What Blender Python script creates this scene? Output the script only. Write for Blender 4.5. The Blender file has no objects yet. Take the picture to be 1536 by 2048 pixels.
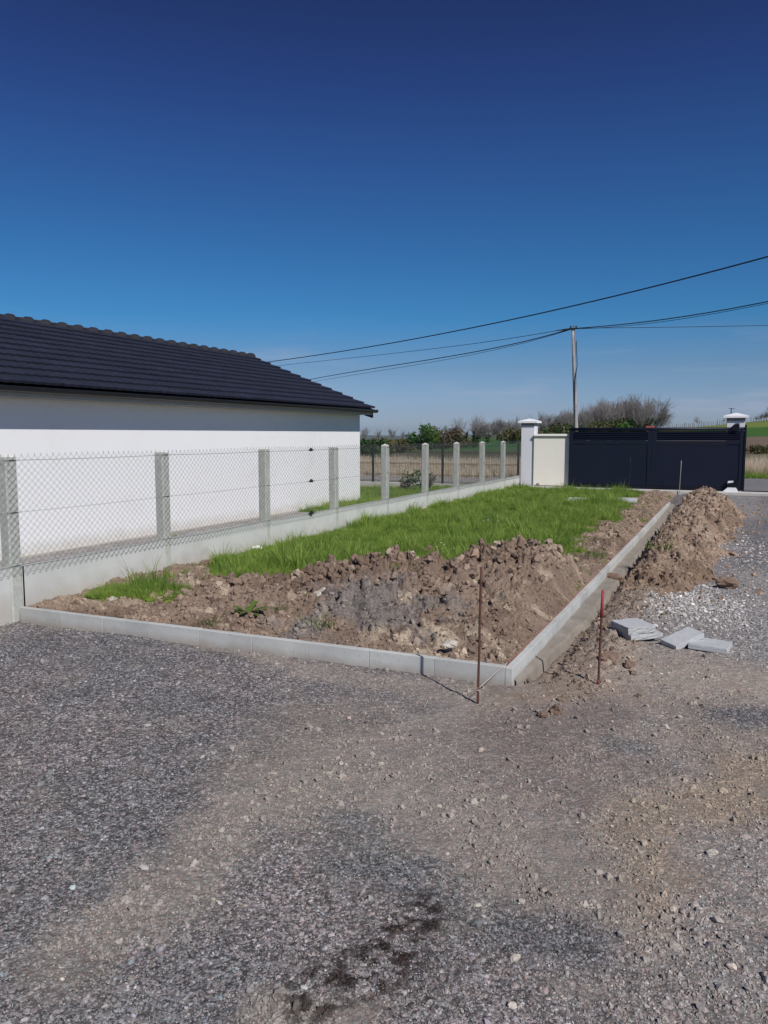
import bpy, math, random
import numpy as np
from mathutils import Vector, Matrix, Euler

random.seed(7)
RNG = np.random.default_rng(11)
C = bpy.context.scene.collection
R = math.radians

# ------------------------------------------------------------------ camera, sky, sun, exposure
EYE = 1.68
FPX = 1550.0
PITCH = math.atan((1024 - 869) / FPX)
cam_d = bpy.data.cameras.new('camera')
cam = bpy.data.objects.new('camera', cam_d)
C.objects.link(cam)
cam.location = (0, 0, EYE)
cam.rotation_euler = (R(90) - PITCH, 0, 0)
cam_d.sensor_fit = 'VERTICAL'
cam_d.sensor_height = 24.0
cam_d.lens = 24.0 * FPX / 2048.0
cam_d.clip_start = 0.05
cam_d.clip_end = 20000
bpy.context.scene.camera = cam

SUN_AZ, SUN_EL = R(151.2), R(43.0)
SUN_DIR = Vector((math.sin(SUN_AZ) * math.cos(SUN_EL), math.cos(SUN_AZ) * math.cos(SUN_EL), math.sin(SUN_EL)))
sun_d = bpy.data.lights.new('sun', 'SUN')
sun_d.energy = 4.2
sun_d.angle = R(0.53)
sun_d.color = (1.0, 0.955, 0.90)
sun = bpy.data.objects.new('sun', sun_d)
C.objects.link(sun)
sun.location = (10, -15, 20)
sun.rotation_euler = (-SUN_DIR).to_track_quat('-Z', 'Y').to_euler()

world = bpy.data.worlds.new("World")
bpy.context.scene.world = world
world.use_nodes = True
wt = world.node_tree
wt.nodes.clear()


def wn(kind, **kw):
    n = wt.nodes.new(kind)
    for k, v in kw.items():
        setattr(n, k, v)
    return n


sky = wn('ShaderNodeTexSky', sky_type='NISHITA', sun_disc=False, sun_elevation=SUN_EL, sun_rotation=SUN_AZ,
         altitude=200.0, air_density=1.0, dust_density=0.6, ozone_density=3.0)
# thin fair-weather cloud low over the horizon, everywhere round the sky
tc = wn('ShaderNodeTexCoord')
sep = wn('ShaderNodeSeparateXYZ')
wt.links.new(tc.outputs['Generated'], sep.inputs[0])
# deep polarised blue overhead, clear pale blue low down (same all round)
rampn = wn('ShaderNodeValToRGB')
wt.links.new(sep.outputs['Z'], rampn.inputs['Fac'])
stops = [(0.006, (.70, .90, 1.30)), (.025, (.60, .74, 1.16)), (.081, (.44, .62, .89)), (.143, (.20, .59, .92)), (.224, (.18, .51, .84)), (.311, (.19, .41, .76)), (.393, (.18, .30, .64)), (.463, (.165, .235, .50))]
el_ = rampn.color_ramp.elements
while len(el_) < len(stops): el_.new(.5)
for e_, (p_, c_) in zip(el_, stops):
    e_.position = p_; e_.color = (c_[0] / 1.3, c_[1] / 1.3, c_[2] / 1.3, 1)
gam = wn('ShaderNodeVectorMath', operation='MULTIPLY')
wt.links.new(sky.outputs[0], gam.inputs[0]); wt.links.new(rampn.outputs[0], gam.inputs[1])
mp = wn('ShaderNodeMapping')
mp.inputs['Scale'].default_value = (3.2, 3.2, 26.0)
mp.inputs['Location'].default_value = (1.7, 0.35, 0.4)
wt.links.new(tc.outputs['Generated'], mp.inputs['Vector'])
cn = wn('ShaderNodeTexNoise')
cn.inputs['Scale'].default_value = 1.6
cn.inputs['Detail'].default_value = 6
cn.inputs['Roughness'].default_value = 0.55
wt.links.new(mp.outputs[0], cn.inputs['Vector'])
cr = wn('ShaderNodeMapRange', interpolation_type='SMOOTHSTEP')
cr.inputs['From Min'].default_value = 0.49
cr.inputs['From Max'].default_value = 0.74
wt.links.new(cn.outputs['Fac'], cr.inputs['Value'])
hr = wn('ShaderNodeMapRange', interpolation_type='SMOOTHSTEP')
hr.inputs['From Min'].default_value = 0.16
hr.inputs['From Max'].default_value = 0.01
wt.links.new(sep.outputs['Z'], hr.inputs['Value'])
mu = wn('ShaderNodeMath', operation='MULTIPLY')
wt.links.new(cr.outputs[0], mu.inputs[0])
wt.links.new(hr.outputs[0], mu.inputs[1])
mu2 = wn('ShaderNodeMath', operation='MULTIPLY')
mu2.inputs[1].default_value = 0.8
wt.links.new(mu.outputs[0], mu2.inputs[0])
mixc = wn('ShaderNodeMix', data_type='RGBA')
mixc.inputs['B'].default_value = (3.6, 4.1, 5.4, 1)
wt.links.new(mu2.outputs[0], mixc.inputs['Factor'])
wt.links.new(gam.outputs[0], mixc.inputs['A'])
bg = wn('ShaderNodeBackground')
bg.inputs['Strength'].default_value = 0.104
wt.links.new(mixc.outputs['Result'], bg.inputs['Color'])
wo = wn('ShaderNodeOutputWorld')
wt.links.new(bg.outputs[0], wo.inputs['Surface'])

vs = bpy.context.scene.view_settings
vs.view_transform = 'Standard'
vs.look = 'None'
vs.gamma = 1.0
vs.use_curve_mapping = False
vs.exposure = 0.0
bpy.context.scene.cycles.max_bounces = 6
bpy.context.scene.cycles.volume_bounces = 0


# ------------------------------------------------------------------ measuring helpers
def ray(x, y):
    a = (x - 768) / FPX
    b = (1024 - y) / FPX
    return np.array([a, math.cos(PITCH) + b * math.sin(PITCH), -math.sin(PITCH) + b * math.cos(PITCH)])


def G(x, y, z=0.0):
    """The place on the level z that the surveyed image point x, y lies on."""
    r = ray(x, y)
    k = (z - EYE) / r[2]
    return Vector((r[0] * k, r[1] * k, z))


def D(x, y, depth):
    r = ray(x, y)
    k = depth / r[1]
    return Vector((r[0] * k, r[1] * k, EYE + r[2] * k))


class Frame:
    def __init__(self, x, y, deg, z=0.0):
        self.o = np.array([x, y]); self.deg = deg; self.z = z
        a = R(deg)
        self.d = np.array([math.sin(a), math.cos(a)])
        self.n = np.array([math.cos(a), -math.sin(a)])

    def p(self, s, t, z=0.0):
        q = self.o + self.d * s + self.n * t
        return Vector((q[0], q[1], self.z + z))

    def st(self, x, y):
        dx = x - self.o[0]; dy = y - self.o[1]
        return dx * self.d[0] + dy * self.d[1], dx * self.n[0] + dy * self.n[1]

    @property
    def rot(self):              # local x = across (n), local y = along (d)
        return -R(self.deg)


FENCE = Frame(-3.32, 7.01, 24.9)
KERB = Frame(0.858, 5.03, 24.25)
GATE = Frame(3.95, 22.70, 24.9)        # gate line runs along +t of this frame
HOUSE = Frame(-4.97, 10.44, 25.0)


# ------------------------------------------------------------------ noise
def _h(ix, iy, seed):
    ix = ix.astype(np.int64); iy = iy.astype(np.int64)
    n = (ix * 374761393 + iy * 668265263 + seed * 1442695041) & 0xffffffff
    n = ((n ^ (n >> 13)) * 1274126177) & 0xffffffff
    n = (n ^ (n >> 16)) & 0xffffffff
    n = (n * 2246822519) & 0xffffffff
    n = n ^ (n >> 15)
    return (n & 0xffffff) / float(0xffffff)


def vnoise(x, y, seed=0):
    x = np.asarray(x, float); y = np.asarray(y, float)
    ix = np.floor(x); iy = np.floor(y)
    fx = x - ix; fy = y - iy
    fx = fx * fx * fx * (fx * (fx * 6 - 15) + 10); fy = fy * fy * fy * (fy * (fy * 6 - 15) + 10)
    a = _h(ix, iy, seed); b = _h(ix + 1, iy, seed); c = _h(ix, iy + 1, seed); d = _h(ix + 1, iy + 1, seed)
    return (a * (1 - fx) + b * fx) * (1 - fy) + (c * (1 - fx) + d * fx) * fy


def fbm(x, y, seed=0, octs=4, gain=0.5):
    s = 0; a = 1; t = 0
    x = np.asarray(x, float); y = np.asarray(y, float)
    for o in range(octs):
        s = s + a * vnoise(x, y, seed + o * 17); t += a
        x, y = x * 1.62 + y * 1.21 + 3.1, y * 1.62 - x * 1.21 + 7.7
        a *= gain
    return s / t


def voro(x, y, seed=0):
    x = np.asarray(x, float); y = np.asarray(y, float)
    ix = np.floor(x); iy = np.floor(y)
    f1 = np.full(x.shape, 9.0); f2 = np.full(x.shape, 9.0); cid = np.zeros(x.shape)
    for dx in (-1, 0, 1):
        for dy in (-1, 0, 1):
            cx = ix + dx; cy = iy + dy
            px = cx + _h(cx, cy, seed); py = cy + _h(cx, cy, seed + 5)
            d = np.hypot(px - x, py - y)
            r = _h(cx, cy, seed + 9)
            m = d < f1
            f2 = np.where(m, f1, np.minimum(f2, d))
            cid = np.where(m, r, cid)
            f1 = np.where(m, d, f1)
    return f1, f2, cid


def sstep(a, b, x):
    t = np.clip((x - a) / (b - a), 0, 1)
    return t * t * (3 - 2 * t)


def mixv(a, b, f):
    return a + (b - a) * f


def clumps(x, y, size, seed):
    """Broken earth: irregular lumps with crevices between, about 0..1."""
    wx = x + size * 0.9 * (fbm(x / size * .9, y / size * .9, seed + 3, 3) - .5)
    wy = y + size * 0.9 * (fbm(x / size * .9, y / size * .9, seed + 4, 3) - .5)
    f1, f2, c = voro(wx / size, wy / size, seed)
    dome = np.sqrt(np.clip(1 - (f1 * .95) ** 2, 0, 1))
    crack = sstep(0.0, 0.28, f2 - f1)
    return dome * (0.35 + 0.65 * c) * (0.45 + 0.55 * crack)


def chunks(x, y, size, seed):
    """Angular broken clods: tilted facets with deep gaps between, about 0..1."""
    wx = (x + size * .7 * (fbm(x / size * 1.1, y / size * 1.1, seed + 3, 3) - .5)) / size
    wy = (y + size * .7 * (fbm(x / size * 1.1, y / size * 1.1, seed + 4, 3) - .5)) / size
    ix = np.floor(wx); iy = np.floor(wy)
    f1 = np.full(wx.shape, 9.0); f2 = np.full(wx.shape, 9.0); h = np.zeros(wx.shape)
    for dx in (-1, 0, 1):
        for dy in (-1, 0, 1):
            cx = ix + dx; cy = iy + dy
            px = cx + _h(cx, cy, seed); py = cy + _h(cx, cy, seed + 5)
            d = np.hypot(px - wx, py - wy)
            hh = .15 + .75 * _h(cx, cy, seed + 9) + (wx - px) * (_h(cx, cy, seed + 11) - .5) * 1.5 + (wy - py) * (_h(cx, cy, seed + 13) - .5) * 1.5
            m = d < f1
            f2 = np.where(m, f1, np.minimum(f2, d)); h = np.where(m, hh, h); f1 = np.where(m, d, f1)
    g = sstep(0.0, .16, f2 - f1)
    return np.clip(h, 0, 1.2) * (.25 + .75 * g)


# ------------------------------------------------------------------ object helpers
def tag(o, label=None, cat=None, group=None, kind=None):
    if label: o['label'] = label
    if cat: o['category'] = cat
    if group: o['group'] = group
    if kind: o['kind'] = kind
    return o


def empty(name, loc, rz=0.0, **kw):
    o = bpy.data.objects.new(name, None)
    o.empty_display_size = 0.2
    C.objects.link(o)
    o.location = loc
    o.rotation_euler = (0, 0, rz)
    return tag(o, **kw)


def np_mesh(name, verts, faces, smooth=False):
    me = bpy.data.meshes.new(name)
    verts = np.asarray(verts, np.float32)
    if isinstance(faces, np.ndarray):
        nf, k = faces.shape
        me.vertices.add(len(verts)); me.vertices.foreach_set('co', verts.ravel())
        me.loops.add(nf * k); me.loops.foreach_set('vertex_index', faces.astype(np.int32).ravel())
        me.polygons.add(nf)
        me.polygons.foreach_set('loop_start', np.arange(0, nf * k, k, dtype=np.int32))
        me.update(calc_edges=True)
        me.validate()
    else:
        me.from_pydata([tuple(v) for v in verts], [], faces)
        me.update()
    if smooth:
        me.polygons.foreach_set('use_smooth', np.ones(len(me.polygons), bool))
    return me


def link(name, me, mat=None, parent=None, loc=None, rot=None):
    o = bpy.data.objects.new(name, me)
    C.objects.link(o)
    if mat is not None and len(me.materials) == 0:
        me.materials.append(mat)
    if parent is not None: o.parent = parent
    if loc is not None: o.location = loc
    if rot is not None: o.rotation_euler = rot
    return o


def dup(o, parent=None, loc=None, rot=None):
    c = o.copy()
    C.objects.link(c)
    c.parent = parent
    if loc is not None: c.location = loc
    if rot is not None: c.rotation_euler = rot
    return c


def dup_tree(o, loc=None, rot=None, scale=None):
    c = dup(o, None, loc, rot)
    if scale is not None: c.scale = scale
    for ch in list(o.children):
        k = dup(ch, c)
        for g in list(ch.children):
            dup(g, k)
    return c


class MB:
    def __init__(self):
        self.v = []; self.f = []

    def add(self, vs, fs):
        b = len(self.v)
        self.v += [tuple(v) for v in vs]
        self.f += [tuple(b + i for i in f) for f in fs]
        return self

    def box(self, c, size, rz=0.0, bev=0.0, rot=None):
        sx, sy, sz = size[0] / 2, size[1] / 2, size[2] / 2
        M = rot if rot is not None else Matrix.Rotation(rz, 3, 'Z')
        c = Vector(c)
        if bev <= 0:
            vs = [c + M @ Vector((x * sx, y * sy, z * sz)) for z in (-1, 1) for x, y in ((-1, -1), (1, -1), (1, 1), (-1, 1))]
            return self.add(vs, [(3, 2, 1, 0), (4, 5, 6, 7), (0, 1, 5, 4), (1, 2, 6, 5), (2, 3, 7, 6), (3, 0, 4, 7)])
        vs = []
        for z, i in ((-sz, bev), (-sz + bev, 0), (sz - bev, 0), (sz, bev)):
            X, Y = sx - i, sy - i
            b = bev if i == 0 else bev * .4
            for x, y in ((-X + b, -Y), (X - b, -Y), (X, -Y + b), (X, Y - b), (X - b, Y), (-X + b, Y), (-X, Y - b), (-X, -Y + b)):
                vs.append(c + M @ Vector((x, y, z)))
        fs = [tuple(range(7, -1, -1)), tuple(range(24, 32))]
        for k in range(3):
            for j in range(8):
                a = k * 8 + j; b2 = k * 8 + (j + 1) % 8
                fs.append((a, b2, b2 + 8, a + 8))
        return self.add(vs, fs)

    def tube(self, pts, r, n=6, caps=True):
        pts = [Vector(p) for p in pts]
        rr = r if isinstance(r, (list, tuple)) else [r] * len(pts)
        b = len(self.v)
        for i, p in enumerate(pts):
            t = (pts[min(i + 1, len(pts) - 1)] - pts[max(i - 1, 0)]).normalized()
            a = Vector((0, 0, 1)) if abs(t.z) < .9 else Vector((1, 0, 0))
            u = t.cross(a).normalized(); w = t.cross(u)
            for k in range(n):
                q = 2 * math.pi * k / n
                self.v.append(tuple(p + rr[i] * (math.cos(q) * u + math.sin(q) * w)))
        for i in range(len(pts) - 1):
            for k in range(n):
                a0 = b + i * n + k; a1 = b + i * n + (k + 1) % n
                self.f.append((a0, a1, a1 + n, a0 + n))
        if caps:
            self.f.append(tuple(b + k for k in range(n - 1, -1, -1)))
            e = b + (len(pts) - 1) * n
            self.f.append(tuple(e + k for k in range(n)))
        return self

    def prism(self, prof, p0, p1, side, up=Vector((0, 0, 1))):
        """Sweep closed profile [(across, up)] from p0 to p1."""
        p0 = Vector(p0); p1 = Vector(p1); n = len(prof)
        vs = [p0 + side * a + up * b for a, b in prof] + [p1 + side * a + up * b for a, b in prof]
        fs = [tuple(range(n - 1, -1, -1)), tuple(range(n, 2 * n))]
        for k in range(n):
            fs.append((k, (k + 1) % n, n + (k + 1) % n, n + k))
        return self.add(vs, fs)

    def mesh(self, name, smooth=False):
        return np_mesh(name, self.v, self.f, smooth)

    def obj(self, name, mat, parent=None, smooth=False):
        me = self.mesh(name, smooth)
        o = link(name, me, mat, parent)
        if parent is not None:
            o.matrix_parent_inverse = Matrix.Identity(4)
        return o


# ------------------------------------------------------------------ materials
def new_mat(name):
    m = bpy.data.materials.new(name)
    m.use_nodes = True
    nt = m.node_tree
    b = nt.nodes['Principled BSDF']
    b.inputs['Specular IOR Level'].default_value = 0.25
    return m, nt, b


def node(nt, kind, ins=None, **kw):
    n = nt.nodes.new(kind)
    for k, v in kw.items(): setattr(n, k, v)
    for k, v in (ins or {}).items():
        if isinstance(v, bpy.types.NodeSocket): nt.links.new(v, n.inputs[k])
        else: n.inputs[k].default_value = v
    return n


def rgba(c): return (c[0], c[1], c[2], 1)


def surf(name, c1, c2, scale=8, rough=0.8, bump=0.15, bscale=60, dist=0.01, streak=None, metal=0.0, spec=.25, detail=5, third=None, objvar=0.0, foot=None):
    """Two-tone procedural surface with fine relief, in object space."""
    m, nt, b = new_mat(name)
    g = node(nt, 'ShaderNodeNewGeometry')
    vec = g.outputs['Position']
    n1 = node(nt, 'ShaderNodeTexNoise', {'Vector': vec, 'Scale': scale, 'Detail': detail, 'Roughness': .6})
    r1 = node(nt, 'ShaderNodeMapRange', {'Value': n1.outputs['Fac'], 'From Min': .32, 'From Max': .68})
    mx = node(nt, 'ShaderNodeMix', {'Factor': r1.outputs[0], 'A': rgba(c1), 'B': rgba(c2)}, data_type='RGBA')
    col = mx.outputs['Result']
    if third:
        c3, s3, lo, hi = third
        n3 = node(nt, 'ShaderNodeTexNoise', {'Vector': vec, 'Scale': s3, 'Detail': 4, 'Roughness': .7})
        r3 = node(nt, 'ShaderNodeMapRange', {'Value': n3.outputs['Fac'], 'From Min': lo, 'From Max': hi})
        m3 = node(nt, 'ShaderNodeMix', {'Factor': r3.outputs[0], 'A': col, 'B': rgba(c3)}, data_type='RGBA')
        col = m3.outputs['Result']
    if streak:
        mp_ = node(nt, 'ShaderNodeMapping', {'Vector': vec, 'Scale': (7, 7, .7)})
        n4 = node(nt, 'ShaderNodeTexNoise', {'Vector': mp_.outputs[0], 'Scale': 2.0, 'Detail': 5})
        r4 = node(nt, 'ShaderNodeMapRange', {'Value': n4.outputs['Fac'], 'From Min': .5, 'From Max': .85, 'To Max': .6})
        m4 = node(nt, 'ShaderNodeMix', {'Factor': r4.outputs[0], 'A': col, 'B': rgba(streak)}, data_type='RGBA')
        col = m4.outputs['Result']
    if foot:            # splashed and soaked-in soil near the ground
        c5, z0, z1, am = foot
        sx = node(nt, 'ShaderNodeSeparateXYZ', {'Vector': vec})
        n5 = node(nt, 'ShaderNodeTexNoise', {'Vector': vec, 'Scale': 3.5, 'Detail': 6, 'Roughness': .7})
        w5 = node(nt, 'ShaderNodeMath', {0: n5.outputs['Fac'], 1: -(z1 - z0) * 1.6, 2: 0}, operation='MULTIPLY')
        a5 = node(nt, 'ShaderNodeMath', {0: sx.outputs['Z'], 1: w5.outputs[0]}, operation='ADD')
        r5 = node(nt, 'ShaderNodeMapRange', {'Value': a5.outputs[0], 'From Min': z0 - (z1 - z0) * .8, 'From Max': z1 - (z1 - z0) * .8, 'To Min': am, 'To Max': 0.0})
        m5 = node(nt, 'ShaderNodeMix', {'Factor': r5.outputs[0], 'A': col, 'B': rgba(c5)}, data_type='RGBA')
        col = m5.outputs['Result']
    if objvar:
        oi = node(nt, 'ShaderNodeObjectInfo')
        rr = node(nt, 'ShaderNodeMapRange', {'Value': oi.outputs['Random'], 'To Min': 1 - objvar, 'To Max': 1 + objvar})
        vm = node(nt, 'ShaderNodeVectorMath', {0: col, 'Scale': rr.outputs[0]}, operation='SCALE')
        col = vm.outputs[0]
    nt.links.new(col, b.inputs['Base Color'])
    b.inputs['Roughness'].default_value = rough
    b.inputs['Metallic'].default_value = metal
    b.inputs['Specular IOR Level'].default_value = spec
    if bump:
        nb = node(nt, 'ShaderNodeTexNoise', {'Vector': vec, 'Scale': bscale, 'Detail': 5, 'Roughness': .65})
        bp = node(nt, 'ShaderNodeBump', {'Height': nb.outputs['Fac'], 'Strength': bump, 'Distance': dist})
        nt.links.new(bp.outputs[0], b.inputs['Normal'])
    return m


def attr_mat(name, attr, atype='GEOMETRY', rough=.95, scale=60, var=.25, bump=.4, bscale=90, dist=.01, spec=.15, cells=0, cell_size=70, stony=None):
    """Colour from an attribute, broken up with fine grain (and stone cells where the stony attribute says so)."""
    m, nt, b = new_mat(name)
    a = node(nt, 'ShaderNodeAttribute', attribute_name=attr, attribute_type=atype)
    g = node(nt, 'ShaderNodeNewGeometry')
    vec = g.outputs['Position']
    n1 = node(nt, 'ShaderNodeTexNoise', {'Vector': vec, 'Scale': scale, 'Detail': 6, 'Roughness': .7})
    r1 = node(nt, 'ShaderNodeMapRange', {'Value': n1.outputs['Fac'], 'From Min': .3, 'From Max': .7, 'To Min': 1 - var, 'To Max': 1 + var})
    col = node(nt, 'ShaderNodeVectorMath', {0: a.outputs['Color'], 'Scale': r1.outputs[0]}, operation='SCALE').outputs[0]
    nb = node(nt, 'ShaderNodeTexNoise', {'Vector': vec, 'Scale': bscale, 'Detail': 5, 'Roughness': .7})
    hgt = nb.outputs['Fac']
    if cells:
        st = node(nt, 'ShaderNodeAttribute', attribute_name=stony)
        wn_ = node(nt, 'ShaderNodeTexNoise', {'Vector': vec, 'Scale': cell_size * .7, 'Detail': 2})
        wv = node(nt, 'ShaderNodeVectorMath', {0: wn_.outputs['Color'], 'Scale': .6 / cell_size}, operation='SCALE')
        wp = node(nt, 'ShaderNodeVectorMath', {0: vec, 1: wv.outputs[0]}, operation='ADD')
        hs = []
        for cs, amt in ((cell_size, cells), (cell_size * 2.3, cells * .8)):
            vo = node(nt, 'ShaderNodeTexVoronoi', {'Vector': wp.outputs[0], 'Scale': cs})
            sepc = node(nt, 'ShaderNodeSeparateColor', {'Color': vo.outputs['Color']})
            pw = node(nt, 'ShaderNodeMath', {0: sepc.outputs[0], 1: 2.2}, operation='POWER')
            rr = node(nt, 'ShaderNodeMapRange', {'Value': pw.outputs[0], 'To Min': 1 - .35 * amt, 'To Max': 1 + .95 * amt})
            edge = node(nt, 'ShaderNodeMapRange', {'Value': vo.outputs['Distance'], 'From Min': .35, 'From Max': .75, 'To Min': 1.0, 'To Max': 1 - .45 * amt})
            k = node(nt, 'ShaderNodeMath', {0: rr.outputs[0], 1: edge.outputs[0]}, operation='MULTIPLY')
            one = node(nt, 'ShaderNodeMix', {'Factor': st.outputs['Fac'], 'A': 1.0, 'B': k.outputs[0]})
            col = node(nt, 'ShaderNodeVectorMath', {0: col, 'Scale': one.outputs['Result']}, operation='SCALE').outputs[0]
            # slight hue change from stone to stone
            hs.append(vo.outputs['Distance'])
            if cs == cell_size:
                tint = node(nt, 'ShaderNodeMix', {'Factor': sepc.outputs[1], 'A': (1.08, .98, .96, 1), 'B': (.93, 1.0, 1.05, 1)}, data_type='RGBA')
                col = node(nt, 'ShaderNodeVectorMath', {0: col, 1: tint.outputs['Result']}, operation='MULTIPLY').outputs[0]
        inv = node(nt, 'ShaderNodeMath', {0: 1.0, 1: hs[0]}, operation='SUBTRACT')
        sm = node(nt, 'ShaderNodeMath', {0: st.outputs['Fac'], 1: .55}, operation='MAXIMUM')
        iv = node(nt, 'ShaderNodeMath', {0: inv.outputs[0], 1: sm.outputs[0]}, operation='MULTIPLY')
        ad = node(nt, 'ShaderNodeMath', {0: iv.outputs[0], 1: hgt}, operation='ADD')
        hgt = ad.outputs[0]
    nt.links.new(col, b.inputs['Base Color'])
    b.inputs['Roughness'].default_value = rough
    b.inputs['Specular IOR Level'].default_value = spec
    bp = node(nt, 'ShaderNodeBump', {'Height': hgt, 'Strength': bump, 'Distance': dist})
    nt.links.new(bp.outputs[0], b.inputs['Normal'])
    return m


def leaf_mat(name, c1, c2, trans=.35, dry=None, var_attr=True):
    m, nt, b = new_mat(name)
    oi = node(nt, 'ShaderNodeObjectInfo')
    g = node(nt, 'ShaderNodeNewGeometry')
    n1 = node(nt, 'ShaderNodeTexNoise', {'Vector': g.outputs['Position'], 'Scale': 4.5, 'Detail': 5, 'Roughness': .75})
    r1 = node(nt, 'ShaderNodeMapRange', {'Value': n1.outputs['Fac'], 'From Min': .40, 'From Max': .60})
    av = node(nt, 'ShaderNodeMath', {0: r1.outputs[0], 1: oi.outputs['Random']}, operation='ADD')
    hf = node(nt, 'ShaderNodeMath', {0: av.outputs[0], 1: .5}, operation='MULTIPLY')
    mx = node(nt, 'ShaderNodeMix', {'Factor': hf.outputs[0], 'A': rgba(c1), 'B': rgba(c2)}, data_type='RGBA')
    col = mx.outputs['Result']
    if dry:
        at = node(nt, 'ShaderNodeAttribute', attribute_name='dry')
        md = node(nt, 'ShaderNodeMix', {'Factor': at.outputs['Fac'], 'A': col, 'B': rgba(dry)}, data_type='RGBA')
        col = md.outputs['Result']
    nt.links.new(col, b.inputs['Base Color'])
    b.inputs['Roughness'].default_value = .55
    tr = node(nt, 'ShaderNodeBsdfTranslucent', {'Color': col})
    ms = node(nt, 'ShaderNodeMixShader', {0: trans, 1: b.outputs[0], 2: tr.outputs[0]})
    nt.links.new(ms.outputs[0], nt.nodes['Material Output'].inputs['Surface'])
    return m


M = {}
M['concrete'] = surf('concrete_panel', (.52, .53, .51), (.60, .61, .58), 3, .9, .12, 90, .003, third=((.44, .43, .40), 1.4, .55, .8), foot=((.38, .33, .27), .10, .32, .55))
M['post'] = surf('concrete_post', (.40, .42, .38), (.52, .53, .49), 14, .92, .3, 120, .003, third=((.30, .32, .29), 60, .52, .75))
M['postcap'] = surf('concrete_post_cap', (.62, .62, .58), (.68, .68, .64), 14, .9, .2, 120, .003)
M['kerb'] = surf('kerb_concrete', (.42, .43, .42), (.55, .56, .54), 2.3, .88, .25, 220, .002, third=((.36, .37, .36), 30, .55, .8), objvar=.10, foot=((.30, .25, .21), .0, .07, .7))
M['slab'] = surf('slab_concrete', (.42, .44, .46), (.50, .51, .52), 9, .9, .4, 160, .004, third=((.38, .38, .38), 50, .52, .75))
M['slabrough'] = surf('broken_concrete', (.33, .34, .35), (.48, .49, .48), 50, .95, .7, 90, .006)
M['mortar'] = surf('wet_mortar', (.21, .185, .155), (.28, .25, .215), 5, .8, .3, 60, .006, spec=.4)
M['white'] = surf('white_render', (.77, .775, .785), (.79, .795, .805), .6, .95, .25, 180, .003, third=((.72, .715, .70), .9, .56, .8), foot=((.50, .46, .40), .02, .22, .6))
M['pillar'] = surf('pillar_render', (.62, .63, .66), (.68, .69, .72), 1.5, .95, .05, 260, .002)
M['cap'] = surf('cap_white', (.74, .75, .78), (.80, .81, .83), 3, .8, .08, 200, .002)
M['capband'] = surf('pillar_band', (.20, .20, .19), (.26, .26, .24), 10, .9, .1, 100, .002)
M['cream'] = surf('cream_render', (.78, .75, .66), (.84, .81, .72), 1.2, .95, .05, 260, .002)
M['coping'] = surf('cream_coping', (.84, .83, .76), (.88, .86, .80), 3, .9, .05, 200, .002)
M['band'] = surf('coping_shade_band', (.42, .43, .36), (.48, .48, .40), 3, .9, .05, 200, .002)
M['tile'] = surf('anthracite_tile', (.015, .018, .034), (.022, .025, .043), 6, .7, .25, 160, .002, objvar=.15, spec=.3)
M['ridge'] = surf('anthracite_ridge', (.013, .014, .022), (.021, .021, .029), 8, .85, .25, 160, .002, spec=.4)
M['gutter'] = surf('black_gutter', (.008, .008, .011), (.012, .012, .015), 8, .35, 0, spec=.5)
M['soffit'] = surf('grey_beige_soffit', (.40, .38, .34), (.46, .44, .40), 8, .8, 0)
M['gate'] = surf('navy_aluminium', (.0045, .0075, .021), (.0055, .009, .025), 1.0, .5, .02, 300, .001, spec=.35)
M['gatedark'] = surf('navy_dark', (.005, .006, .012), (.007, .008, .015), 2, .5, 0)
M['galv'] = surf('galvanised_wire', (.10, .11, .11), (.17, .18, .18), 40, .6, 0, metal=.2)
M['rust'] = surf('rusty_steel', (.075, .035, .028), (.13, .06, .045), 60, .85, .4, 300, .002)
M['redpaint'] = surf('red_paint', (.26, .03, .04), (.36, .05, .06), 60, .6, .1, 200, .001)
M['string'] = surf('red_string', (.36, .12, .11), (.45, .18, .16), 60, .9, 0)
M['whitestring'] = surf('pale_string', (.5, .42, .38), (.6, .5, .45), 60, .9, 0)
M['polewood'] = surf('weathered_pole', (.27, .26, .275), (.42, .40, .42), 4, .9, .2, 40, .01, streak=(.09, .08, .08))
M['cable'] = surf('black_cable', (.012, .010, .014), (.018, .014, .018), 5, .6, 0)
M['darkmetal'] = surf('dark_fence_metal', (.015, .02, .02), (.022, .027, .026), 5, .5, 0)
M['greenmesh'] = surf('dark_green_mesh', (.03, .042, .036), (.045, .058, .050), 5, .6, 0)
M['bark'] = surf('grey_bark', (.13, .11, .095), (.22, .19, .165), 3, .95, .3, 30, .01)
M['bark_pale'] = surf('pale_bark', (.18, .165, .16), (.26, .24, .235), 3, .95, .3, 30, .01)
M['ivy'] = leaf_mat('ivy_leaf', (.018, .045, .014), (.045, .085, .025), .15)
M['evergreen'] = leaf_mat('dark_bush_leaf', (.022, .06, .018), (.06, .12, .03), .2)
M['freshgreen'] = leaf_mat('fresh_bush_leaf', (.05, .12, .02), (.10, .20, .03), .3)
M['brownbush'] = leaf_mat('budding_bush_leaf', (.10, .08, .048), (.18, .145, .085), .2)
M['olivebush'] = leaf_mat('olive_bush_leaf', (.075, .085, .03), (.14, .12, .05), .2)
M['grass'] = leaf_mat('meadow_grass', (.10, .225, .034), (.45, .56, .13), .5, dry=(.34, .29, .13))
M['weed'] = leaf_mat('weed_leaf', (.07, .14, .025), (.15, .23, .05), .3)
M['reed'] = leaf_mat('dry_reed', (.58, .49, .37), (.72, .62, .49), .3)
M['flower'] = surf('white_petal', (.8, .8, .7), (.85, .85, .8), 5, .8, 0)
M['redroof'] = surf('red_sheet', (.20, .05, .045), (.26, .06, .05), 5, .6, 0)
M['blueplastic'] = surf('blue_plastic', (.02, .03, .22), (.03, .04, .3), 5, .4, 0)
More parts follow.
